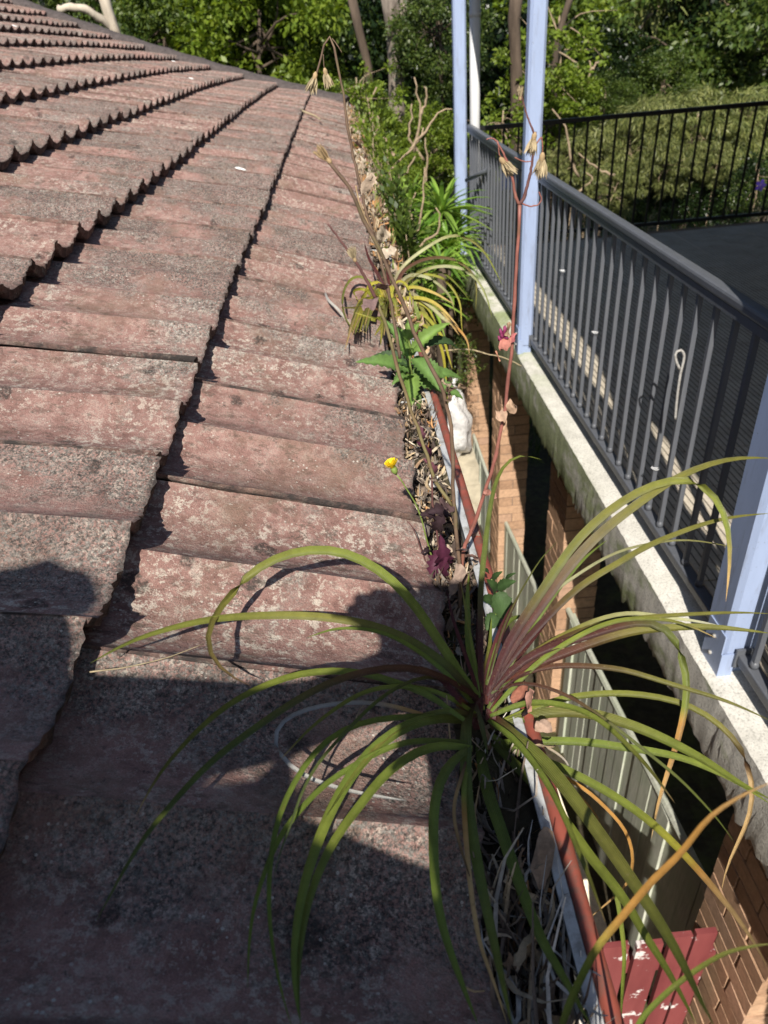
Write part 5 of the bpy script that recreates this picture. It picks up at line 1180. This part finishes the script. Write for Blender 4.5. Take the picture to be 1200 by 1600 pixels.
# ------------------------------------------------------------------ the person taking the picture (their shadow falls on the tiles)
MAT.update(skin=mat_plain('skin', (.46, .28, .20), .55, .1, 40, .1, .0005), jumper=mat_plain('navy_jumper', (.05, .06, .11), .9, .3, 160, .4, .001),
           jeans=mat_plain('grey_jeans', (.13, .14, .17), .9, .3, 160, .4, .001), hair=mat_plain('brown_hair', (.06, .04, .025), .6, .4, 60, .5, .002, stretch=(1, 1, .2)),
           phone=mat_plain('black_phone', (.02, .02, .022), .2, .1, 10, 0, spec=.5))
def person():
    root = empty('person', (-.5, -.5, .2)); tag(root, 'person in a navy jumper sitting on the roof behind the camera holding up a phone', 'person')
    V = []; E_ = []; Rr = []; reg = []
    def v(p, r, g): V.append(p); Rr.append(r); reg.append(g); return len(V)-1
    def ch(start, pts):
        a = start
        for p, r, g in pts:
            b = v(p, r, g); E_.append((a, b)); a = b
        return a
    pel = v((-.42, -.38, .29), .125, 'j')
    sp = ch(pel, [((-.375, -.26, .41), .148, 't'), ((-.37, -.19, .505), .132, 't'), ((-.41, -.20, .61), .10, 't')])
    ch(sp, [((-.47, -.26, .68), .055, 's'), ((-.51, -.30, .745), .05, 's')])
    palm_c = {}
    for s, sh, el, wr, pm in ((1, (-.29, -.25, .565), (-.035, -.27, .42), (-.09, -.095, .51), (-.125, -.045, .565)), (-1, (-.57, -.22, .59), (-.60, -.06, .545), (-.235, -.082, .525), (-.165, -.068, .535))):
        e = ch(sp, [(sh, .062, 't'), (tuple((np.array(sh)+np.array(el))/2), .046, 't'), (el, .058, 't'), (tuple((np.array(el)+np.array(wr))/2), .053, 't'), (wr, .034, 's'), (pm, .046 if s > 0 else .036, 's')])
        palm_c[s] = e
        d = np.array(pm)-np.array(wr); d /= np.linalg.norm(d); a = -RT*s if s > 0 else RT*0-UP*.0+np.array([0, 0, 1.0]); a = np.array(a)
        for k in range(4):
            o = np.array(pm)+d*.02+np.cross(d, FW)*(.024-.016*k)
            L = (.038, .043, .040, .031)[k]; c = (-RT if s > 0 else RT)
            p1_ = o+d*L*.6; p2_ = p1_+d*L*.3+c*L*.35; p3_ = p2_+c*L*.45
            ch(e, [(tuple(o), .010, 's'), (tuple(p1_), .009, 's'), (tuple(p2_), .0085, 's'), (tuple(p3_), .007, 's')])
        o = np.array(pm)-UP*.02*s-d*.01; ch(e, [(tuple(o), .012, 's'), (tuple(o+d*.02-UP*.012), .010, 's'), (tuple(o+d*.045-UP*.01), .0085, 's')])
    for x0, kn, an, to in ((-.38, (-.22, -.17, .415), (-.24, -.22, .14), (-.22, -.11, .11)), (-.52, (-.62, -.12, .50), (-.62, -.20, .27), (-.61, -.08, .245))):
        ch(pel, [((x0, -.34, .29), .095, 'j'), (tuple((np.array((x0, -.34, .29))+np.array(kn))/2), .082, 'j'), (kn, .062, 'j'), (tuple((np.array(kn)+np.array(an))/2), .055, 'j'), (an, .040, 'j'), (to, .036, 'h')])
    me = bpy.data.meshes.new('tmp'); me.from_pydata(V, E_, []); me.update()
    o = bpy.data.objects.new('tmp', me); COL.objects.link(o)
    m = o.modifiers.new('skin', 'SKIN'); m.branch_smoothing = .5
    for i, sv in enumerate(me.skin_vertices[0].data): sv.radius = (Rr[i], Rr[i]); sv.use_root = (i == 0)
    m = o.modifiers.new('sub', 'SUBSURF'); m.levels = 2; m.render_levels = 2
    dg = bpy.context.evaluated_depsgraph_get(); ev = bpy.data.meshes.new_from_object(o.evaluated_get(dg)); bpy.data.objects.remove(o)
    ev.name = 'body'; ev.materials.clear()
    for q in ('skin', 'jumper', 'jeans', 'hair'): ev.materials.append(MAT[q])
    idx = {'s': 0, 't': 1, 'j': 2, 'h': 3}; A = np.array([np.array(V[a])*(1-t)+np.array(V[b])*t for a, b in E_ for t in (.05, .35, .65, .95)]); G_ = [idx[reg[b]] for a, b in E_ for t in range(4)]
    for p in ev.polygons: p.material_index = G_[int(np.argmin(((A-np.array(p.center))**2).sum(1)))]; p.use_smooth = True
    link('body', ev, root)
    hc = np.array([-.53, -.31, .81]); bm = bmesh.new(); bmesh.ops.create_icosphere(bm, subdivisions=4, radius=1)
    for q in bm.verts:
        x, y, z = q.co; n = 1.0
        nose = .20*math.exp(-((x/.16)**2+((z+.12)/.24)**2)) if y > 0 else 0; eye = -.07*sum(math.exp(-(((x-s*.36)/.17)**2+((z-.06)/.12)**2)) for s in (-1, 1)) if y > 0 else 0
        mouth = -.04*math.exp(-((x/.28)**2+((z+.48)/.05)**2)) if y > 0 else 0; ear = .14*math.exp(-(((y+.05)/.18)**2+((z+.05)/.26)**2)) if abs(x) > .8 else 0
        q.co = Vector((hc[0]+x*.074*(1+ear)*(1-.22*max(0, -z-.3)), hc[1]+y*.092+(nose+eye+mouth)*.092, hc[2]+z*.115))
    for f in bm.faces: f.smooth = True
    hm = bpy.data.meshes.new('head'); bm.to_mesh(hm); bm.free(); hm.materials.append(MAT['skin']); link('head', hm, root)
    bm = bmesh.new(); bmesh.ops.create_icosphere(bm, subdivisions=4, radius=1)
    for q in list(bm.verts):
        x, y, z = q.co; f = 1.10+.03*math.sin(14*x+9*z)+.02*math.sin(23*y); keep = z > .25 or y < -.15
        if not keep: f = .80
        q.co = Vector((hc[0]+x*.076*f, hc[1]-.006+y*.092*f, hc[2]+.004+z*.113*f))
    for f in bm.faces: f.smooth = True
    hm = bpy.data.meshes.new('hair'); bm.to_mesh(hm); bm.free(); hm.materials.append(MAT['hair']); link('hair', hm, root)
person()
ph = empty('mobile_phone', tuple(CAMP-FW*.02)); tag(ph, 'black mobile phone held up in both hands behind the lens', 'phone')
bm = bmesh.new(); bmesh.ops.create_cube(bm, size=1.0)
c = CAMP-FW*.016-RT*.030-UP*.050
for q in bm.verts: q.co = Vector(c+RT*q.co.x*.076+UP*q.co.y*.160+FW*q.co.z*.008)
bmesh.ops.bevel(bm, geom=bm.edges[:], offset=.003, segments=2, affect='EDGES')
me = bpy.data.meshes.new('casing'); bm.to_mesh(me); bm.free(); me.materials.append(MAT['phone']); link('casing', me, ph)

tw = empty('blue_cloth', tuple(on_y(797, 283, 6.55))); tag(tw, 'small blue cloth seen through the far railing', 'cloth')
c = on_y(797, 283, 6.55); V = []; F = []
for i in range(6):
    for j in range(5): V.append(c+np.array([(i-2.5)*.035, .012*math.sin(i*1.9)+.006*math.sin(j*2.1), -(j-2)*.035]))
for i in range(5):
    for j in range(4): a = i*5+j; F.append((a, a+1, a+6, a+5))
o = link('cloth', mesh('cloth', V, F, mat_plain('blue_cotton', (.03, .12, .55), .9, .2, 80), True), tw); m = o.modifiers.new('thick', 'SOLIDIFY'); m.thickness = .004
